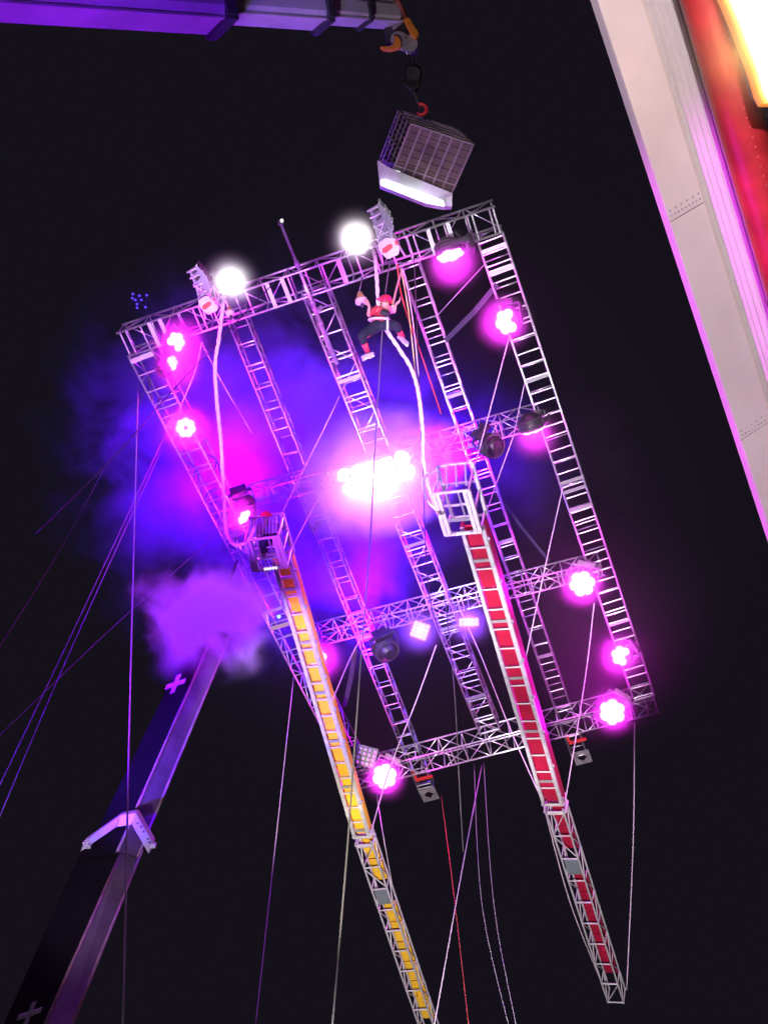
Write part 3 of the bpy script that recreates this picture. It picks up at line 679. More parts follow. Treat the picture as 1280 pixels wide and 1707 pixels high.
# ------------------------------------------------------------------ black crane boom rising on the other side
lb = thing('crane_boom', 'black telescopic crane boom with white collar and pale crosses below the smoke puff', 'crane boom', P(-20, 1850, 12.0))
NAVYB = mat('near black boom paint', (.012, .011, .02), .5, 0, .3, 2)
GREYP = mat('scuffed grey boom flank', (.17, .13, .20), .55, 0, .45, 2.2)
def bsec(y0, y1, pts0, pts1, z0, z1, nm):       # ridge pixel, right edge pixel, left edge pixel at both ends
    def cs(p, z):
        rd, rt, lf = P(*p[0], z), P(*p[1], z + .28), P(*p[2], z + .42)
        return [lf, rd, rt, rt + (lf - rd) ]
    c0, c1 = cs(pts0, z0), cs(pts1, z1)
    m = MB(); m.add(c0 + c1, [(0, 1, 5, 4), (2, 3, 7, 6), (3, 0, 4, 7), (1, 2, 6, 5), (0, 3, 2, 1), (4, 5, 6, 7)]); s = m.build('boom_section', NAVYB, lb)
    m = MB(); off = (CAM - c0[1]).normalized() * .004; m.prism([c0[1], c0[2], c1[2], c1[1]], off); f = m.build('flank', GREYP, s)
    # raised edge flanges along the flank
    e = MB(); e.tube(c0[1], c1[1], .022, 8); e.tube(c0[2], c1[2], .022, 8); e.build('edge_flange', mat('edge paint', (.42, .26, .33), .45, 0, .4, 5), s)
    return c0, c1
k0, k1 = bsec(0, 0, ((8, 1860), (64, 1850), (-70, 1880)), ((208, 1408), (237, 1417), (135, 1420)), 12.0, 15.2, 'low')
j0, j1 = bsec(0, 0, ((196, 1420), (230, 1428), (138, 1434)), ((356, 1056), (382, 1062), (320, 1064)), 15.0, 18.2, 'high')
m = MB(); z = 15.1
for a, b in (((140, 1408), (200, 1366)), ((200, 1366), (226, 1362)), ((226, 1362), (254, 1411))):
    A, B = P(*a, z + (.3 if a[0] < 190 else 0)), P(*b, z + (.25 if b[0] > 250 else 0)); m.bar(A, B, UP * .085 + RIGHT * .03, FWD * .09)
cl = m.build('collar', WHITE, lb, .015)
for x, y, a_ in ((146, 1408, .06), (256, 1409, .04)): m = MB(); m.box(P(x, y, 15.3), RIGHT * a_, UP * a_ * .8, FWD * .05); m.build('collar_lug', WHITE, cl, .01)
for x, y in ((236, 1378), (240, 1386), (247, 1398), (230, 1372), (250, 1404)): 
    m = MB(); m.lathe(P(x, y, 14.97), -FWD, [(.014, 0), (.014, .015)], 8); m.build('bolt', DARK, cl)
PALE = mat('pale tape', (.62, .56, .66), .7, 0, .3, 10)
for cx, cyp, z, s in ((293, 1140, 16.9, 17), (50, 1690, 13.0, 21)):
    m = MB()
    c = P(cx, cyp, z); k = z / F
    u1 = (RIGHT * .95 + UP * .32).normalized(); u2 = (UP * .93 + RIGHT * .36).normalized()
    m.bar(c - u1 * s * k, c + u1 * s * k, u2 * (4.5 * k), FWD * .012); m.bar(c - u2 * s * k, c + u2 * s * k, u1 * (4.2 * k), FWD * .010); m.build('cross_mark', PALE, lb)
m = MB(); m.box(j1[1].lerp(j1[3], .5), RIGHT * .2, UP * .18, FWD * .2); m.build('boom_tip', DARK, lb, .03)
m = MB(); m.tube(j1[1].lerp(j1[3], .5), FP(395, 935, .1), .03); m.build('tip_shackle', DARK, lb)

# ------------------------------------------------------------------ white and red tower leaning in at the side
tw = thing('tower', 'riveted white steel tower with ribbed web and red tube beside the night sky', 'tower', P(1560, 1750, 13.2))
TD = (RIGHT * 1810 - UP * 3627 + FWD * 1800).normalized()        # along the tower, receding downward
zt0 = 9.0
def along(px, z, s): return P(px, 0, z) + TD * s
S0, S1 = -1.6, 14.0
WPAINT = mat('weathered white paint', (.66, .63, .60), .5, 0, .14, 1.1, .05)
pL, pR = P(996, 0, zt0), P(1069, 0, zt0 + .15)
pr = (pR - pL); pr = pr - TD * pr.dot(TD); PWID = pr.length; pr = pr.normalized()
pn = TD.cross(pr).normalized()
if pn.dot(FWD) < 0: pn = -pn
tq = lambda s, x, z: pL + TD * s + pr * x + pn * z
sa, sb, e = 2.00, 4.35, .004
for (u0, u1) in ((S0, sa), (sa, sb), (sb, 8.0), (8.0, S1)):
    m = MB(); m.box(tq((u0 + u1) / 2, PWID / 2, .006), TD * ((u1 - u0) / 2 - e), pr * PWID / 2, pn * .006); m.build('face_panel', WPAINT, tw, .003)
m = MB(); m.box(tq((S0 + S1) / 2, PWID / 2, .03), TD * (S1 - S0) / 2, pr * (PWID / 2 - .004), pn * .017); m.build('backing_plate', DARK, tw)
m = MB(); m.box(tq((S0 + S1) / 2, .012, .062), TD * (S1 - S0) / 2, pr * .012, pn * .048); m.build('side_flange', WPAINT, tw, .004)
m = MB(); m.box(tq((S0 + S1) / 2, PWID + .012, .09), TD * (S1 - S0) / 2, pr * .01, pn * .08); m.build('return_flange', mat('shaded beige', (.55, .50, .42), .55, 0, .15, 1.5), tw)  # beige colour stands for the shaded strip beside the panel
rv = MB().lathe(V((0, 0, 0)), V((0, 0, 1)), [(.011, 0), (.010, .006), (.005, .010)], 8)
me = None
for sj in (sa, sb):
    for k in range(2):
        for i in range(9 if k == 0 else 6):
            x = PWID * (.08 + .84 * i / (8 if k == 0 else 5)); p = tq(sj - .05 - .05 * k, x, -.001)
            if me is None: o = rv.build('rivet', ALUD, tw); me = o.data
            else: o = bpy.data.objects.new('rivet', me); COL.objects.link(o)
            x1, y1 = pr, TD; z1_ = -pn
            setw(o, Matrix(((x1.x, y1.x, z1_.x, p.x), (x1.y, y1.y, z1_.y, p.y), (x1.z, y1.z, z1_.z, p.z), (0, 0, 0, 1))), tw)
# ribbed web behind the face panel, running to the red tube
web0 = tq(0, PWID + .03, .14); web1 = P(1178, 0, zt0 - .12); wv = web1 - web0; wv = wv - TD * wv.dot(TD); wn = TD.cross(wv).normalized()
if wn.dot(FWD) < 0: wn = -wn
nr = 10
for i in range(nr):
    c = web0 + TD * ((S0 + S1) / 2) + wv * ((i + .5) / nr)
    m = MB(); hw = wv / nr / 2
    prof = [(-.99, .013), (-.80, .0), (.80, .0), (.99, .013), (.98, .03), (-.98, .03)]
    m.prism([web0 + TD * S0 + wv * ((i + .5) / nr) + hw * x + wn * y for x, y in prof], TD * (S1 - S0)); m.build('web_rib', WPAINT, tw)
# red tube in front of the web
rc0 = P(1176, 0, zt0 - .30); rr = (P(1133, 0, zt0 - .30) - rc0); rr = (rr - TD * rr.dot(TD)).length
REDT = mat('worn red paint', (.50, .028, .035), .42, 0, .4, 3.0, .15)
m = MB(); m.path([rc0 + TD * (S0 + (S1 - S0) * k / 30) for k in range(31)], rr, 40); rt = m.build('red_tube', REDT, tw)
sd = (-pr * .35 - pn * .93).normalized()
for k in range(38):
    b = MB() if k == 0 else None
    p = rc0 + TD * (.2 + k * .085) + (sd * (rr + .002)) + pr * .0
    if k == 0:
        b.lathe(V((0, 0, 0)), V((0, 0, 1)), [(.010, 0), (.008, .004), (.004, .006)], 8); o = b.build('weld_bead', mat('worn red bead', (.62, .10, .10), .5), rt); wm = o.data
    else: o = bpy.data.objects.new('weld_bead', wm); COL.objects.link(o)
    z_ = sd; x_ = TD; y_ = z_.cross(x_)
    setw(o, Matrix(((x_.x, y_.x, z_.x, p.x), (x_.y, y_.y, z_.y, p.y), (x_.z, y_.z, z_.z, p.z), (0, 0, 0, 1))), rt)
# the warm floodlight clamped to the red tube
fz0 = zt0 - .66
fl = thing('floodlight', 'warm glaring box floodlight clamped on the red tube of the tower', 'floodlight', P(1300, 175, fz0))
lq = [P(x, y, fz0) for x, y in ((1172, -60), (1216, 40), (1246, 118), (1258, 160), (1266, 175), (1380, 176), (1300, -60))]
m = MB(); m.prism(lq, FWD * .05); lr = m.build('lens', emit('warm glare 0', (1.0, .30, .04), .9), fl, .01)
for q, (cl_, k_) in enumerate((((1, .36, .05), 1.1), ((1, .45, .07), 1.4), ((1, .55, .10), 1.8), ((1, .68, .16), 2.2), ((1, .80, .30), 2.8), ((1, .88, .50), 3.4), ((1, .92, .70), 4.0))):
    g_x = 2.6 * (q + 1); m = MB()       # nested bands put the glare falloff into colour, orange edge to white middle
    m.prism([P(x + g_x, y - g_x * .5, fz0 - .004 * (q + 1)) for x, y in ((1172, -60), (1216, 40), (1246, 118), (1258, 160), (1266, 175), (1390, 176), (1310, -60))], FWD * .004)
    m.build('glare_band', emit('warm glare %d' % (q + 1), cl_, k_), lr)
m = MB(); m.prism([P(x, y, fz0 + .052) for x, y in ((1186, -60), (1258, 150), (1272, 170), (1374, 170), (1300, -60))], FWD * .14); m.build('housing', DARK, fl, .02)
piece('clamp', P(1290, 60, fz0 + .1), rc0 + TD * .5, .05, .05, DARK, fl)
lamp('box_lamp', P(1228, 95, fz0 - .12), (1.0, .46, .12), 20, fl, .2)
# ------------------------------------------------------------------ unseen ground floodlights: some inferred, others added to brighten single parts
def ground_flood(loc, aim, label, col, power, spot):
    c = V(loc) + V((0, 0, .45)); t = thing('ground_floodlight', label, 'floodlight', V(loc), 'floodlights standing on the ground')
    d, a, b = frames(aim - c)
    m = MB(); m.box(c - d * .1, a * .22, b * .18, d * .1); m.build('housing', BLACK, t, .02)
    m = MB(); m.box(c + d * .005, a * .19, b * .15, d * .006); m.build('lens', emit('flood lens ' + label[:9], col, 12), t)
    m = MB(); m.box(V(loc) + V((0, 0, .02)), V((.25, 0, 0)), V((0, .2, 0)), V((0, 0, .02))); m.build('base', DARK, t)
    for s in (-1, 1): piece('yoke_arm', V(loc) + a * .25 * s + V((0, 0, .03)), c + a * .25 * s - d * .1, .02, .02, DARK, t)
    lamp('flood_lamp', c + d * .12, col, power, t, .15, spot=spot, aim=aim, blend=.5)
ground_flood((-2.0, 5, 0), FP(925, 720), 'white ground floodlight standing under the red column', (1.0, .92, 1.0), 15000, 34)
ground_flood((-.9, 5.5, 0), P(540, 1190, 20.4), 'warm white ground floodlight standing before the yellow column', (1.0, .84, .66), 17000, 19)  # unseen lamp added to lift the yellow panels
ground_flood((.6, 5.5, 0), P(858, 1130, 20.4), 'cool white ground floodlight standing before the red column', (1.0, .84, .92), 14000, 19)  # its unseen counterpart, added for the red panels
ground_flood((.1, 6.5, 0), P(830, 1545, 23.3), 'low white ground floodlight aimed at the free ends of both columns', (1.0, .88, .84), 16000, 32)  # added so the lower column trusses come out bright
ground_flood((-3.5, 5, 0), FP(470, 700), 'lilac ground floodlight standing between the crane and the columns', (.55, .06, 1.0), 18000, 32)
ground_flood((-4.6, 4.5, 0), FP(360, 590), 'narrow white ground floodlight aimed at the long climbing rope', (1.0, .92, .96), 9000, 16)  # added out of view to whiten the long rope
ground_flood((-4.2, 3.5, 0), P(205, 1400, 15.2), 'narrow pale ground floodlight aimed at the collar of the black boom', (1.0, .80, 1.0), 2600, 16)  # added out of view so the collar shows pale
ground_flood((-6.5, 6, 0), P(330, 1040, 17.6), 'violet ground floodlight standing at the black crane side', (.13, .0, 1.0), 36000, 28)
ground_flood((-7.5, 9, 0), P(40, 0, 14.8), 'indigo ground floodlight aimed at the boom overhead', (.20, .01, 1.0), 15000, 30)
ground_flood((-5.5, 8, 0), P(660, 60, 20), 'dim pale ground floodlight aimed at the boom head and hook block', (1.0, .86, .95), 4200, 17)  # added to bring out grey and orange on the boom head
ground_flood((-9, 8, 0), P(1300, 650, 10.5), 'magenta ground floodlight aimed across at the tower', (.85, .0, 1.0), 9000, 24)  # added out of view to give flange and web their magenta
ground_flood((-1.0, -7, 0), P(1220, 300, 9.5), 'warm white ground floodlight behind the viewer aimed at the tower', (.97, .81, .93), 12500, 30)  # added out of view for even light on the tower panel

# ------------------------------------------------------------------ climber and helper
def skin_body(name, joints, edges, root, m, parent):
    me = bpy.data.meshes.new(name); keys = list(joints); ix = {k: i for i, k in enumerate(keys)}
    me.from_pydata([joints[k][0] for k in keys], [(ix[a], ix[b]) for a, b in edges], []); me.update()
    me.materials.append(m)
    o = bpy.data.objects.new(name, me); COL.objects.link(o); setw(o, Matrix.Identity(4), parent)
    sk = o.modifiers.new('skin', 'SKIN'); sk.use_smooth_shade = True
    for k in keys:
        s = me.skin_vertices[0].data[ix[k]]; r = joints[k][1]; s.radius = (r, r) if not isinstance(r, tuple) else r
        s.use_root = (k == root)
    sb = o.modifiers.new('sub', 'SUBSURF'); sb.levels = 1; sb.render_levels = 2
    return o
def tubepart(name, pts, rs, m, parent, n=14):
    b = MB(); b.path(smooth(pts, 5) if len(pts) > 2 else pts, rs if len(pts) == 2 else [rs[0] + (rs[-1] - rs[0]) * i / (5 * (len(pts) - 1)) for i in range(5 * (len(pts) - 1) + 1)], n); return b.build(name, m, parent)
def hand(j, e, wrist, key, dirn, spread, palm):
    dirn = dirn.normalized(); spread = spread.normalized()
    j[key + 'palm'] = (wrist + dirn * .055, .028); e.append((key + 'wrist', key + 'palm'))
    curl = dirn.cross(spread).normalized() * palm
    for i, (s, ln) in enumerate(((-.028, .065), (-.010, .078), (.010, .074), (.027, .058))):
        b0 = wrist + dirn * .085 + spread * s
        j[f'{key}f{i}a'] = (b0, .011); j[f'{key}f{i}b'] = (b0 + dirn * ln * .5 + curl * ln * .25, .009); j[f'{key}f{i}c'] = (b0 + dirn * ln * .7 + curl * ln * .7, .008)
        e += [(key + 'palm', f'{key}f{i}a'), (f'{key}f{i}a', f'{key}f{i}b'), (f'{key}f{i}b', f'{key}f{i}c')]
    b0 = wrist + dirn * .035 - spread * .035
    j[key + 't0'] = (b0, .012); j[key + 't1'] = (b0 + dirn * .035 - spread * .02 + curl * .015, .009); e += [(key + 'palm', key + 't0'), (key + 't0', key + 't1')]
zp = zt - .80
cp = thing('person', 'climber in red jersey, dark vest and red helmet clinging to the white rope, legs spread', 'person', P(628, 600, zp))
H = lambda x, y, dz=0.0: P(x, y, zp + dz)
J = {'pelvis': (H(632, 541), .115), 'waist': (H(635, 530, .02), .115), 'chest': (H(638, 521, .03), .135), 'neck': (H(641, 513, .02), .055), 'head0': (H(642, 508, 0), .085), 'head1': (H(643, 502, 0), .09),
     'ls': (H(628, 513, .05), .065), 'le': (H(614, 527, .02), .046), 'lwrist': (H(616, 511, -.12), .030),
     'rs': (H(650, 513, .08), .062), 're': (H(657, 521, .12), .044), 'rwrist': (H(659, 508, -.02), .030),
     'lh': (H(625, 545, 0), .092), 'lk': (H(604, 560, -.14), .060), 'lc': (H(606, 571, -.05), .056), 'la': (H(613, 587, .06), .036), 'lf': (H(606, 596, -.06), .036), 'lt': (H(618, 597, -.10), .030),
     'rh': (H(640, 541, 0), .092), 'rk': (H(660, 543, -.15), .060), 'rcf': (H(664, 551, -.06), .054), 'ra': (H(671, 562, .05), .036), 'rf': (H(675, 569, -.06), .034)}
Eg = [('pelvis', 'waist'), ('waist', 'chest'), ('chest', 'neck'), ('neck', 'head0'), ('head0', 'head1'), ('chest', 'ls'), ('ls', 'le'), ('le', 'lwrist'), ('chest', 'rs'), ('rs', 're'), ('re', 'rwrist'),
      ('pelvis', 'lh'), ('lh', 'lk'), ('lk', 'lc'), ('lc', 'la'), ('la', 'lt'), ('pelvis', 'rh'), ('rh', 'rk'), ('rk', 'rcf'), ('rcf', 'ra'), ('ra', 'rf')]
del J['lf']
hand(J, Eg, J['lwrist'][0], 'l', UP * .8 - RIGHT * .5 - FWD * .3, RIGHT, 1)
hand(J, Eg, J['rwrist'][0], 'r', UP * .5 + RIGHT * .6, FWD, 1)
g_ = lambda k: J[k][0]
for k in list(J):
    if J[k][1] > .02: J[k] = (J[k][0], J[k][1] * .84)
body = skin_body('body', J, Eg, 'pelvis', SKIN, cp)
def blob(name, c, rx, ry, rz, ax, m, parent, cut=None):
    b = MB(); d, a, q = frames(ax); n = 18; rows = 9; vs = []; fs = []
    hi = math.pi if cut is None else cut
    for i in range(rows + 1):
        th = hi * i / rows
        for k in range(n):
            ph = 2 * math.pi * k / n
            vs.append(c + d * (rz * math.cos(th)) + a * (rx * math.sin(th) * math.cos(ph)) + q * (ry * math.sin(th) * math.sin(ph)))
    for i in range(rows):
        for k in range(n): fs.append((i * n + k, i * n + (k + 1) % n, (i + 1) * n + (k + 1) % n, (i + 1) * n + k))
    b.add(vs, fs, True); return b.build(name, m, parent)
# clothing
tubepart('jersey', [g_('neck') - UP * .02, g_('chest'), g_('waist'), g_('pelvis') + UP * .03], [.09, .135], MAROON, cp)
tubepart('vest', [g_('chest') - FWD * .03 + RIGHT * .04, g_('waist') - FWD * .06 + RIGHT * .04], [.09, .10], mat('dark vest', (.03, .03, .04), .8), cp)
tubepart('sleeve', [g_('ls') + (g_('chest') - g_('ls')) * .4, g_('ls').lerp(g_('le'), .4), g_('le').lerp(g_('lwrist'), .1)], [.074, .052], MAROON, cp)
tubepart('sleeve', [g_('rs') + (g_('chest') - g_('rs')) * .4, g_('rs').lerp(g_('re'), .5), g_('re').lerp(g_('rwrist'), .3)], [.070, .048], mat('pink sleeve', (.62, .16, .34), .8), cp)
tubepart('trouser_leg', [g_('pelvis'), g_('lh').lerp(g_('lk'), .5), g_('lk'), g_('lc')], [.105, .062], NAVY, cp)
tubepart('trouser_leg', [g_('pelvis'), g_('rh').lerp(g_('rk'), .5), g_('rk'), g_('rcf')], [.105, .060], NAVY, cp)
tubepart('knee_pad', [g_('lh').lerp(g_('lk'), .35), g_('lh').lerp(g_('lk'), .85)], [.092, .078], SOCK, cp)
tubepart('sock', [g_('lk').lerp(g_('lc'), .75), g_('la')], [.060, .042], SOCK, cp)
tubepart('sock', [g_('rk').lerp(g_('rcf'), .6), g_('ra')], [.058, .040], SOCK, cp)
for sp in (((605, 597, 0), (612, 593, -.05), (624, 589, -.08)), ((666, 561, .06), (671, 566, 0), (679, 573, -.08))):
    sp = [H(*q) for q in sp]; so = tubepart('shoe', sp, [.050, .034], mat('pale shoe', (.34, .32, .38), .6), cp)
    m = MB(); m.path([q - UP * .034 - FWD * .006 for q in sp], .022, 10); m.build('sole', WHITE, so)
m = MB(); pv = g_('pelvis'); m.path([pv + UP * .08 + (RIGHT * math.cos(q) + FWD * math.sin(q)) * .17 for q in [2 * math.pi * k / 20 for k in range(21)]], .022, 8); m.build('harness_belt', mat('harness web', (.62, .60, .62), .7), cp)
m = MB(); m.path([g_('rh').lerp(g_('rk'), .3) + (UP * math.cos(q) + FWD * math.sin(q)) * .125 for q in [2 * math.pi * k / 16 for k in range(17)]], .020, 8); m.build('leg_loop', MATS['harness web'], cp)
hd_c = g_('head0').lerp(g_('head1'), .5); fdir = (-RIGHT * .75 - FWD * .4 + UP * .15).normalized(); hup = (UP * .93 + RIGHT * .12).normalized()
hm = blob('helmet', hd_c + hup * .03, .112, .108, .112, hup, mat('red helmet', (.70, .03, .10), .35), cp, cut=1.75)
m = MB(); m.path([hd_c + hup * .02 + fdir * .1 + fdir.cross(hup) * .09, hd_c + hup * .035 + fdir * .16, hd_c + hup * .02 + fdir * .1 - fdir.cross(hup) * .09], .012, 8); m.build('helmet_brim', MATS['red helmet'], hm)
m = MB(); m.lathe(hd_c + fdir * .088 - hup * .015, fdir, [(.016, 0), (.012, .02), (.004, .03)], 8); m.build('nose', SKIN, cp)
for s in (-1, 1):
    blob('eye', hd_c + fdir * .083 + fdir.cross(hup) * (.032 * s) + hup * .008, .013, .013, .013, fdir, mat('eye', (.05, .04, .04), .2), cp)
    blob('ear', hd_c + fdir.cross(hup) * (.090 * s) - hup * .012, .012, .02, .028, hup, SKIN, cp)
m = MB(); sdv = fdir.cross(hup); m.path([hd_c + fdir * .082 - hup * .05 - sdv * .022, hd_c + fdir * .088 - hup * .052, hd_c + fdir * .082 - hup * .05 + sdv * .022], .006, 6); m.build('mouth', mat('lips', (.4, .12, .11), .5), cp)

# helper sitting in the basket of the yellow column
zh = 18.75
hp_ = thing('person', 'helper in red cap crouching in the white basket of the yellow column', 'person', P(452, 905, zh))
H = lambda x, y, dz=0.0: P(x, y, zh + dz)
J = {'pelvis': (H(453, 905, .25), .11), 'chest': (H(448, 882, .2), .125), 'neck': (H(446, 872, .17), .05), 'head0': (H(444, 867, .15), .08), 'head1': (H(444, 861, .15), .085),
     'ls': (H(436, 878, .2), .06), 'le': (H(431, 890, .05), .044), 'lwrist': (H(437, 897, -.05), .03), 'rs': (H(459, 876, .2), .06), 're': (H(465, 888, .08), .044), 'rwrist': (H(461, 897, -.05), .03),
     'lh': (H(447, 906, .2), .088), 'lk': (H(440, 900, -.08), .06), 'la': (H(441, 922, .1), .038), 'lt': (H(439, 926, -.05), .032),
     'rh': (H(459, 904, .2), .088), 'rk': (H(462, 898, -.06), .06), 'ra': (H(464, 916, .1), .038), 'rt': (H(464, 922, -.05), .032)}
Eg = [('pelvis', 'chest'), ('chest', 'neck'), ('neck', 'head0'), ('head0', 'head1'), ('chest', 'ls'), ('ls', 'le'), ('le', 'lwrist'), ('chest', 'rs'), ('rs', 're'), ('re', 'rwrist'),
      ('pelvis', 'lh'), ('lh', 'lk'), ('lk', 'la'), ('la', 'lt'), ('pelvis', 'rh'), ('rh', 'rk'), ('rk', 'ra'), ('ra', 'rt')]
hand(J, Eg, J['lwrist'][0], 'l', RIGHT * .6 - UP * .6, FWD, 1); hand(J, Eg, J['rwrist'][0], 'r', -RIGHT * .5 - UP * .6, FWD, 1)
skin_body('body', J, Eg, 'pelvis', SKIN, hp_)
tubepart('jacket', [g_('neck') - UP * .02, g_('chest'), g_('pelvis')], [.10, .15], mat('dusty jacket', (.40, .30, .36), .8), hp_)
tubepart('trouser_leg', [g_('pelvis'), g_('lk'), g_('la')], [.12, .06], NAVY, hp_); tubepart('trouser_leg', [g_('pelvis'), g_('rk'), g_('ra')], [.12, .06], NAVY, hp_)
tubepart('sleeve', [g_('ls'), g_('le'), g_('lwrist')], [.075, .045], MATS['dusty jacket'], hp_); tubepart('sleeve', [g_('rs'), g_('re'), g_('rwrist')], [.075, .045], MATS['dusty jacket'], hp_)
for k in ('l', 'r'): tubepart('shoe', [g_(k + 'a'), g_(k + 't')], [.05, .04], BLACK, hp_)
hd_c = g_('head0').lerp(g_('head1'), .6); blob('cap', hd_c + UP * .03, .11, .11, .10, UP, REDPAINT, hp_, cut=1.6)
fdir = -FWD
m = MB(); m.lathe(hd_c + fdir * .08 - UP * .02, fdir, [(.016, 0), (.012, .02), (.004, .03)], 8); m.build('nose', SKIN, hp_)
for s in (-1, 1): blob('eye', hd_c + fdir * .08 + RIGHT * (.03 * s) + UP * .0, .012, .012, .012, fdir, MATS['eye'], hp_)

# ------------------------------------------------------------------ small blue lamp cluster far behind the corner
dr = thing('lamp_cluster', 'loose cluster of tiny blue lamps in the dark beyond the truss corner', 'lamp cluster', P(232, 500, 34))
m = MB(); dots = [(222, 490), (233, 493), (226, 500), (236, 500), (229, 507), (245, 492), (243, 512), (221, 497), (229, 513)]
for a_, b_ in zip(dots, dots[1:]): m.tube(P(*a_, 34), P(*b_, 34), .012, 6)
m.build('wire_frame', BLACK, dr)
for x, y in dots: blob('lamp', P(x, y, 33.97), .04, .04, .04, FWD, emit('tiny blue', (.12, .06, 1), 1.2), dr)
bl2 = thing('marker_lamp', 'tiny bright blue marker lamp on the edge of the yellow column', 'marker lamp', P(465, 1028, 19.3))
blob('lens', P(465, 1028, 19.3), .03, .03, .03, FWD, emit('cyan lamp', (.15, .5, 1), 5), bl2); piece('stem', P(465, 1028, 19.3), P(473, 1026, 19.6), .012, .012, DARK, bl2)

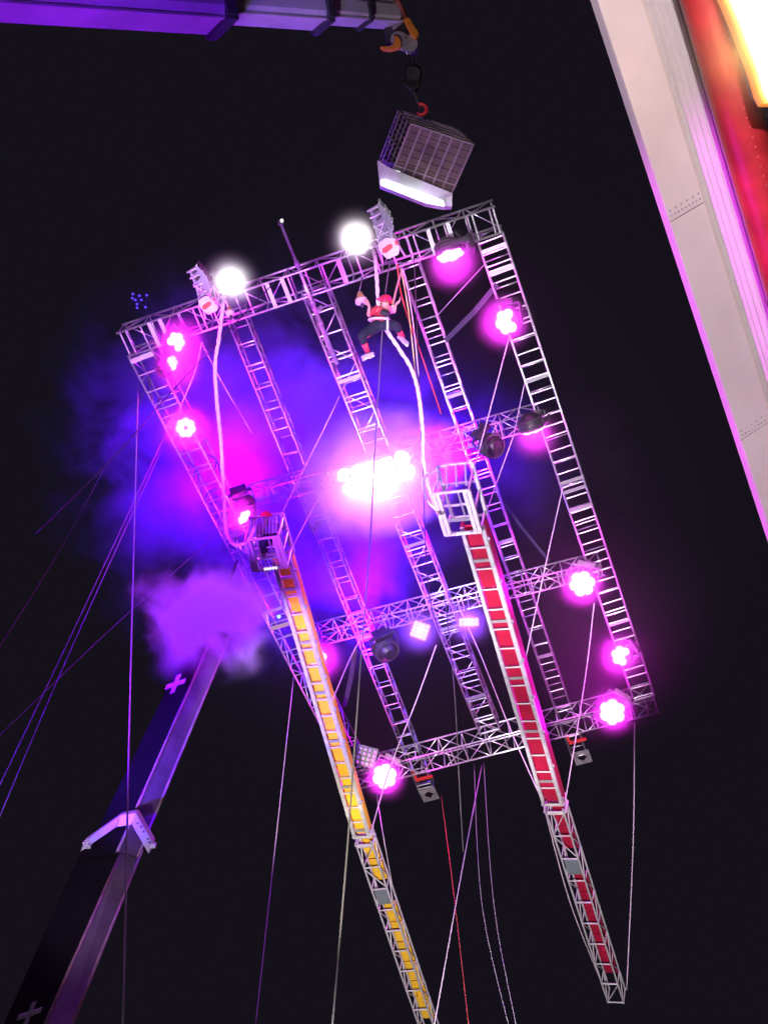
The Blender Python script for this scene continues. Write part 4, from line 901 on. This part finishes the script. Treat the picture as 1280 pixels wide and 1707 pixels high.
# ------------------------------------------------------------------ smoke
def smoke(name, c, rx, ry, rz, label, dens, nscale, lo, hi, seed, base=0.0, power=1.0, col=(1, 1, 1), g=0.0, amp=1.0):
    b = MB(); n = 20; rows = 12; vs = []; fs = []
    for i in range(rows + 1):
        th = math.pi * i / rows
        for k in range(n):
            ph = 2 * math.pi * k / n; vs.append(V((math.sin(th) * math.cos(ph), math.sin(th) * math.sin(ph), math.cos(th))))
    for i in range(rows):
        for k in range(n): fs.append((i * n + k, i * n + (k + 1) % n, (i + 1) * n + (k + 1) % n, (i + 1) * n + k))
    b.add(vs, fs, True)
    m = bpy.data.materials.new(name); m.use_nodes = True; nd = m.node_tree.nodes; l = m.node_tree.links
    nd.remove(nd['Principled BSDF']); out = nd['Material Output']
    vol = nd.new('ShaderNodeVolumeScatter'); vol.inputs['Color'].default_value = (*col, 1); vol.inputs['Anisotropy'].default_value = g
    tc = nd.new('ShaderNodeTexCoord'); 
    ln = nd.new('ShaderNodeVectorMath'); ln.operation = 'LENGTH'; l.new(tc.outputs['Object'], ln.inputs[0])
    fo = nd.new('ShaderNodeMapRange'); fo.interpolation_type = 'SMOOTHSTEP'; fo.inputs[1].default_value = 1.0; fo.inputs[2].default_value = 0.15; fo.inputs[3].default_value = 0; fo.inputs[4].default_value = 1
    l.new(ln.outputs['Value'], fo.inputs[0])
    mp = nd.new('ShaderNodeMapping'); mp.inputs['Location'].default_value = (seed * 3.1, seed * 1.7, seed); mp.inputs['Scale'].default_value = (rx, ry, rz); l.new(tc.outputs['Object'], mp.inputs[0])
    ns = nd.new('ShaderNodeTexNoise'); ns.inputs['Scale'].default_value = nscale; ns.inputs['Detail'].default_value = 1 if 'wisp' in name else 4; ns.inputs['Roughness'].default_value = .58; ns.inputs['Distortion'].default_value = .4
    l.new(mp.outputs[0], ns.inputs['Vector'])
    am = nd.new('ShaderNodeMath'); am.operation = 'MULTIPLY_ADD'; am.inputs[1].default_value = amp; am.inputs[2].default_value = .5 - .5 * amp; l.new(ns.outputs['Fac'], am.inputs[0])
    mr = nd.new('ShaderNodeMapRange'); mr.interpolation_type = 'SMOOTHSTEP'; mr.inputs[1].default_value = lo; mr.inputs[2].default_value = hi; mr.inputs[3].default_value = base; mr.inputs[4].default_value = 1
    # bias the noise by the falloff so that the outline breaks up
    ad = nd.new('ShaderNodeMath'); ad.operation = 'MULTIPLY_ADD'; l.new(fo.outputs[0], ad.inputs[0]); ad.inputs[1].default_value = .5; l.new(am.outputs[0], ad.inputs[2])
    l.new(ad.outputs[0], mr.inputs[0])
    mu = nd.new('ShaderNodeMath'); mu.operation = 'MULTIPLY'; l.new(mr.outputs[0], mu.inputs[0])
    pw = nd.new('ShaderNodeMath'); pw.operation = 'POWER'; pw.inputs[1].default_value = power; l.new(fo.outputs[0], pw.inputs[0]); l.new(pw.outputs[0], mu.inputs[1])
    m2 = nd.new('ShaderNodeMath'); m2.operation = 'MULTIPLY'; l.new(mu.outputs[0], m2.inputs[0]); m2.inputs[1].default_value = dens
    l.new(m2.outputs[0], vol.inputs['Density']); l.new(vol.outputs[0], out.inputs['Volume'])
    m.cycles.volume_sampling = 'MULTIPLE_IMPORTANCE'
    o = b.build(name, m)
    x, y, z = D_RT, D_DN, N_AW
    o.matrix_basis = Matrix(((x.x * rx, y.x * ry, z.x * rz, c.x), (x.y * rx, y.y * ry, z.y * rz, c.y), (x.z * rx, y.z * ry, z.z * rz, c.z), (0, 0, 0, 1)))
    return tag(o, label, 'smoke', kind='stuff')
smoke('smoke', FP(455, 800, 1.7), 5.4, 5.6, 2.6, 'blue violet stage smoke drifting behind the truss frame', .60, .75, .50, 1.25, 1, base=.02, g=.6, amp=3.0)
smoke('smoke', FP(985, 1060, .4), 3.4, 3.4, 1.8, 'faint purple haze between the red column and the tower side upright', .11, .5, .1, .8, 8, base=.5, g=.75)
smoke('smoke', P(346, 1030, 17.1), 1.6, 1.35, .9, 'dense violet smoke puff over the end of the black crane boom', 9.0, 1.3, .56, 1.25, 4, amp=1.9)
smoke('smoke', FP(720, 880, .3), 7.5, 8.5, 3.2, 'thin haze hanging around the lights of the truss frame', .011, .4, .0, .5, 2, base=.8, g=.6)
smoke('smoke', FP(925, 800, 1.8), 2.6, 2.6, 1.4, 'faint violet smoke wisp beyond the upright beside the tower', .16, .7, .5, 1.0, 6, g=.75, amp=1.8)

# small volumes added to imitate lens bloom around the lit heads
for o in [q for q in list(COL.objects) if q.type == 'LIGHT' and q.name.startswith(('stage_lamp', 'led_lamp')) and q.data.energy < 500]:
    p = WM[o.name].translation; r = .7
    smoke('bloom_wisp', p, r, r, r, 'thin volume added as bloom around a burning stage light', 1.1, 2.0, .0, .5, 3, base=.8, power=2.0, g=.5)['group'] = 'added bloom wisps at the stage lights'
smoke('smoke', bc - N_AW * .10 - D_DN * .05, 1.95, 1.45, 1.0, 'dense smoke ball added to spread the glare of the blinder lamps', 3.4, 1.2, .30, .90, 9, amp=1.2, power=.6)  # denser smoke added here to swell the blinder glare
smoke('bloom_wisp', P(1245, 60, fz0 - .12), .62, .9, .4, 'thin volume added as glow in front of the box floodlight', .7, 1.5, .0, .5, 5, base=.8, power=1.5)  # added volume that carries the floodlight glow past its edge
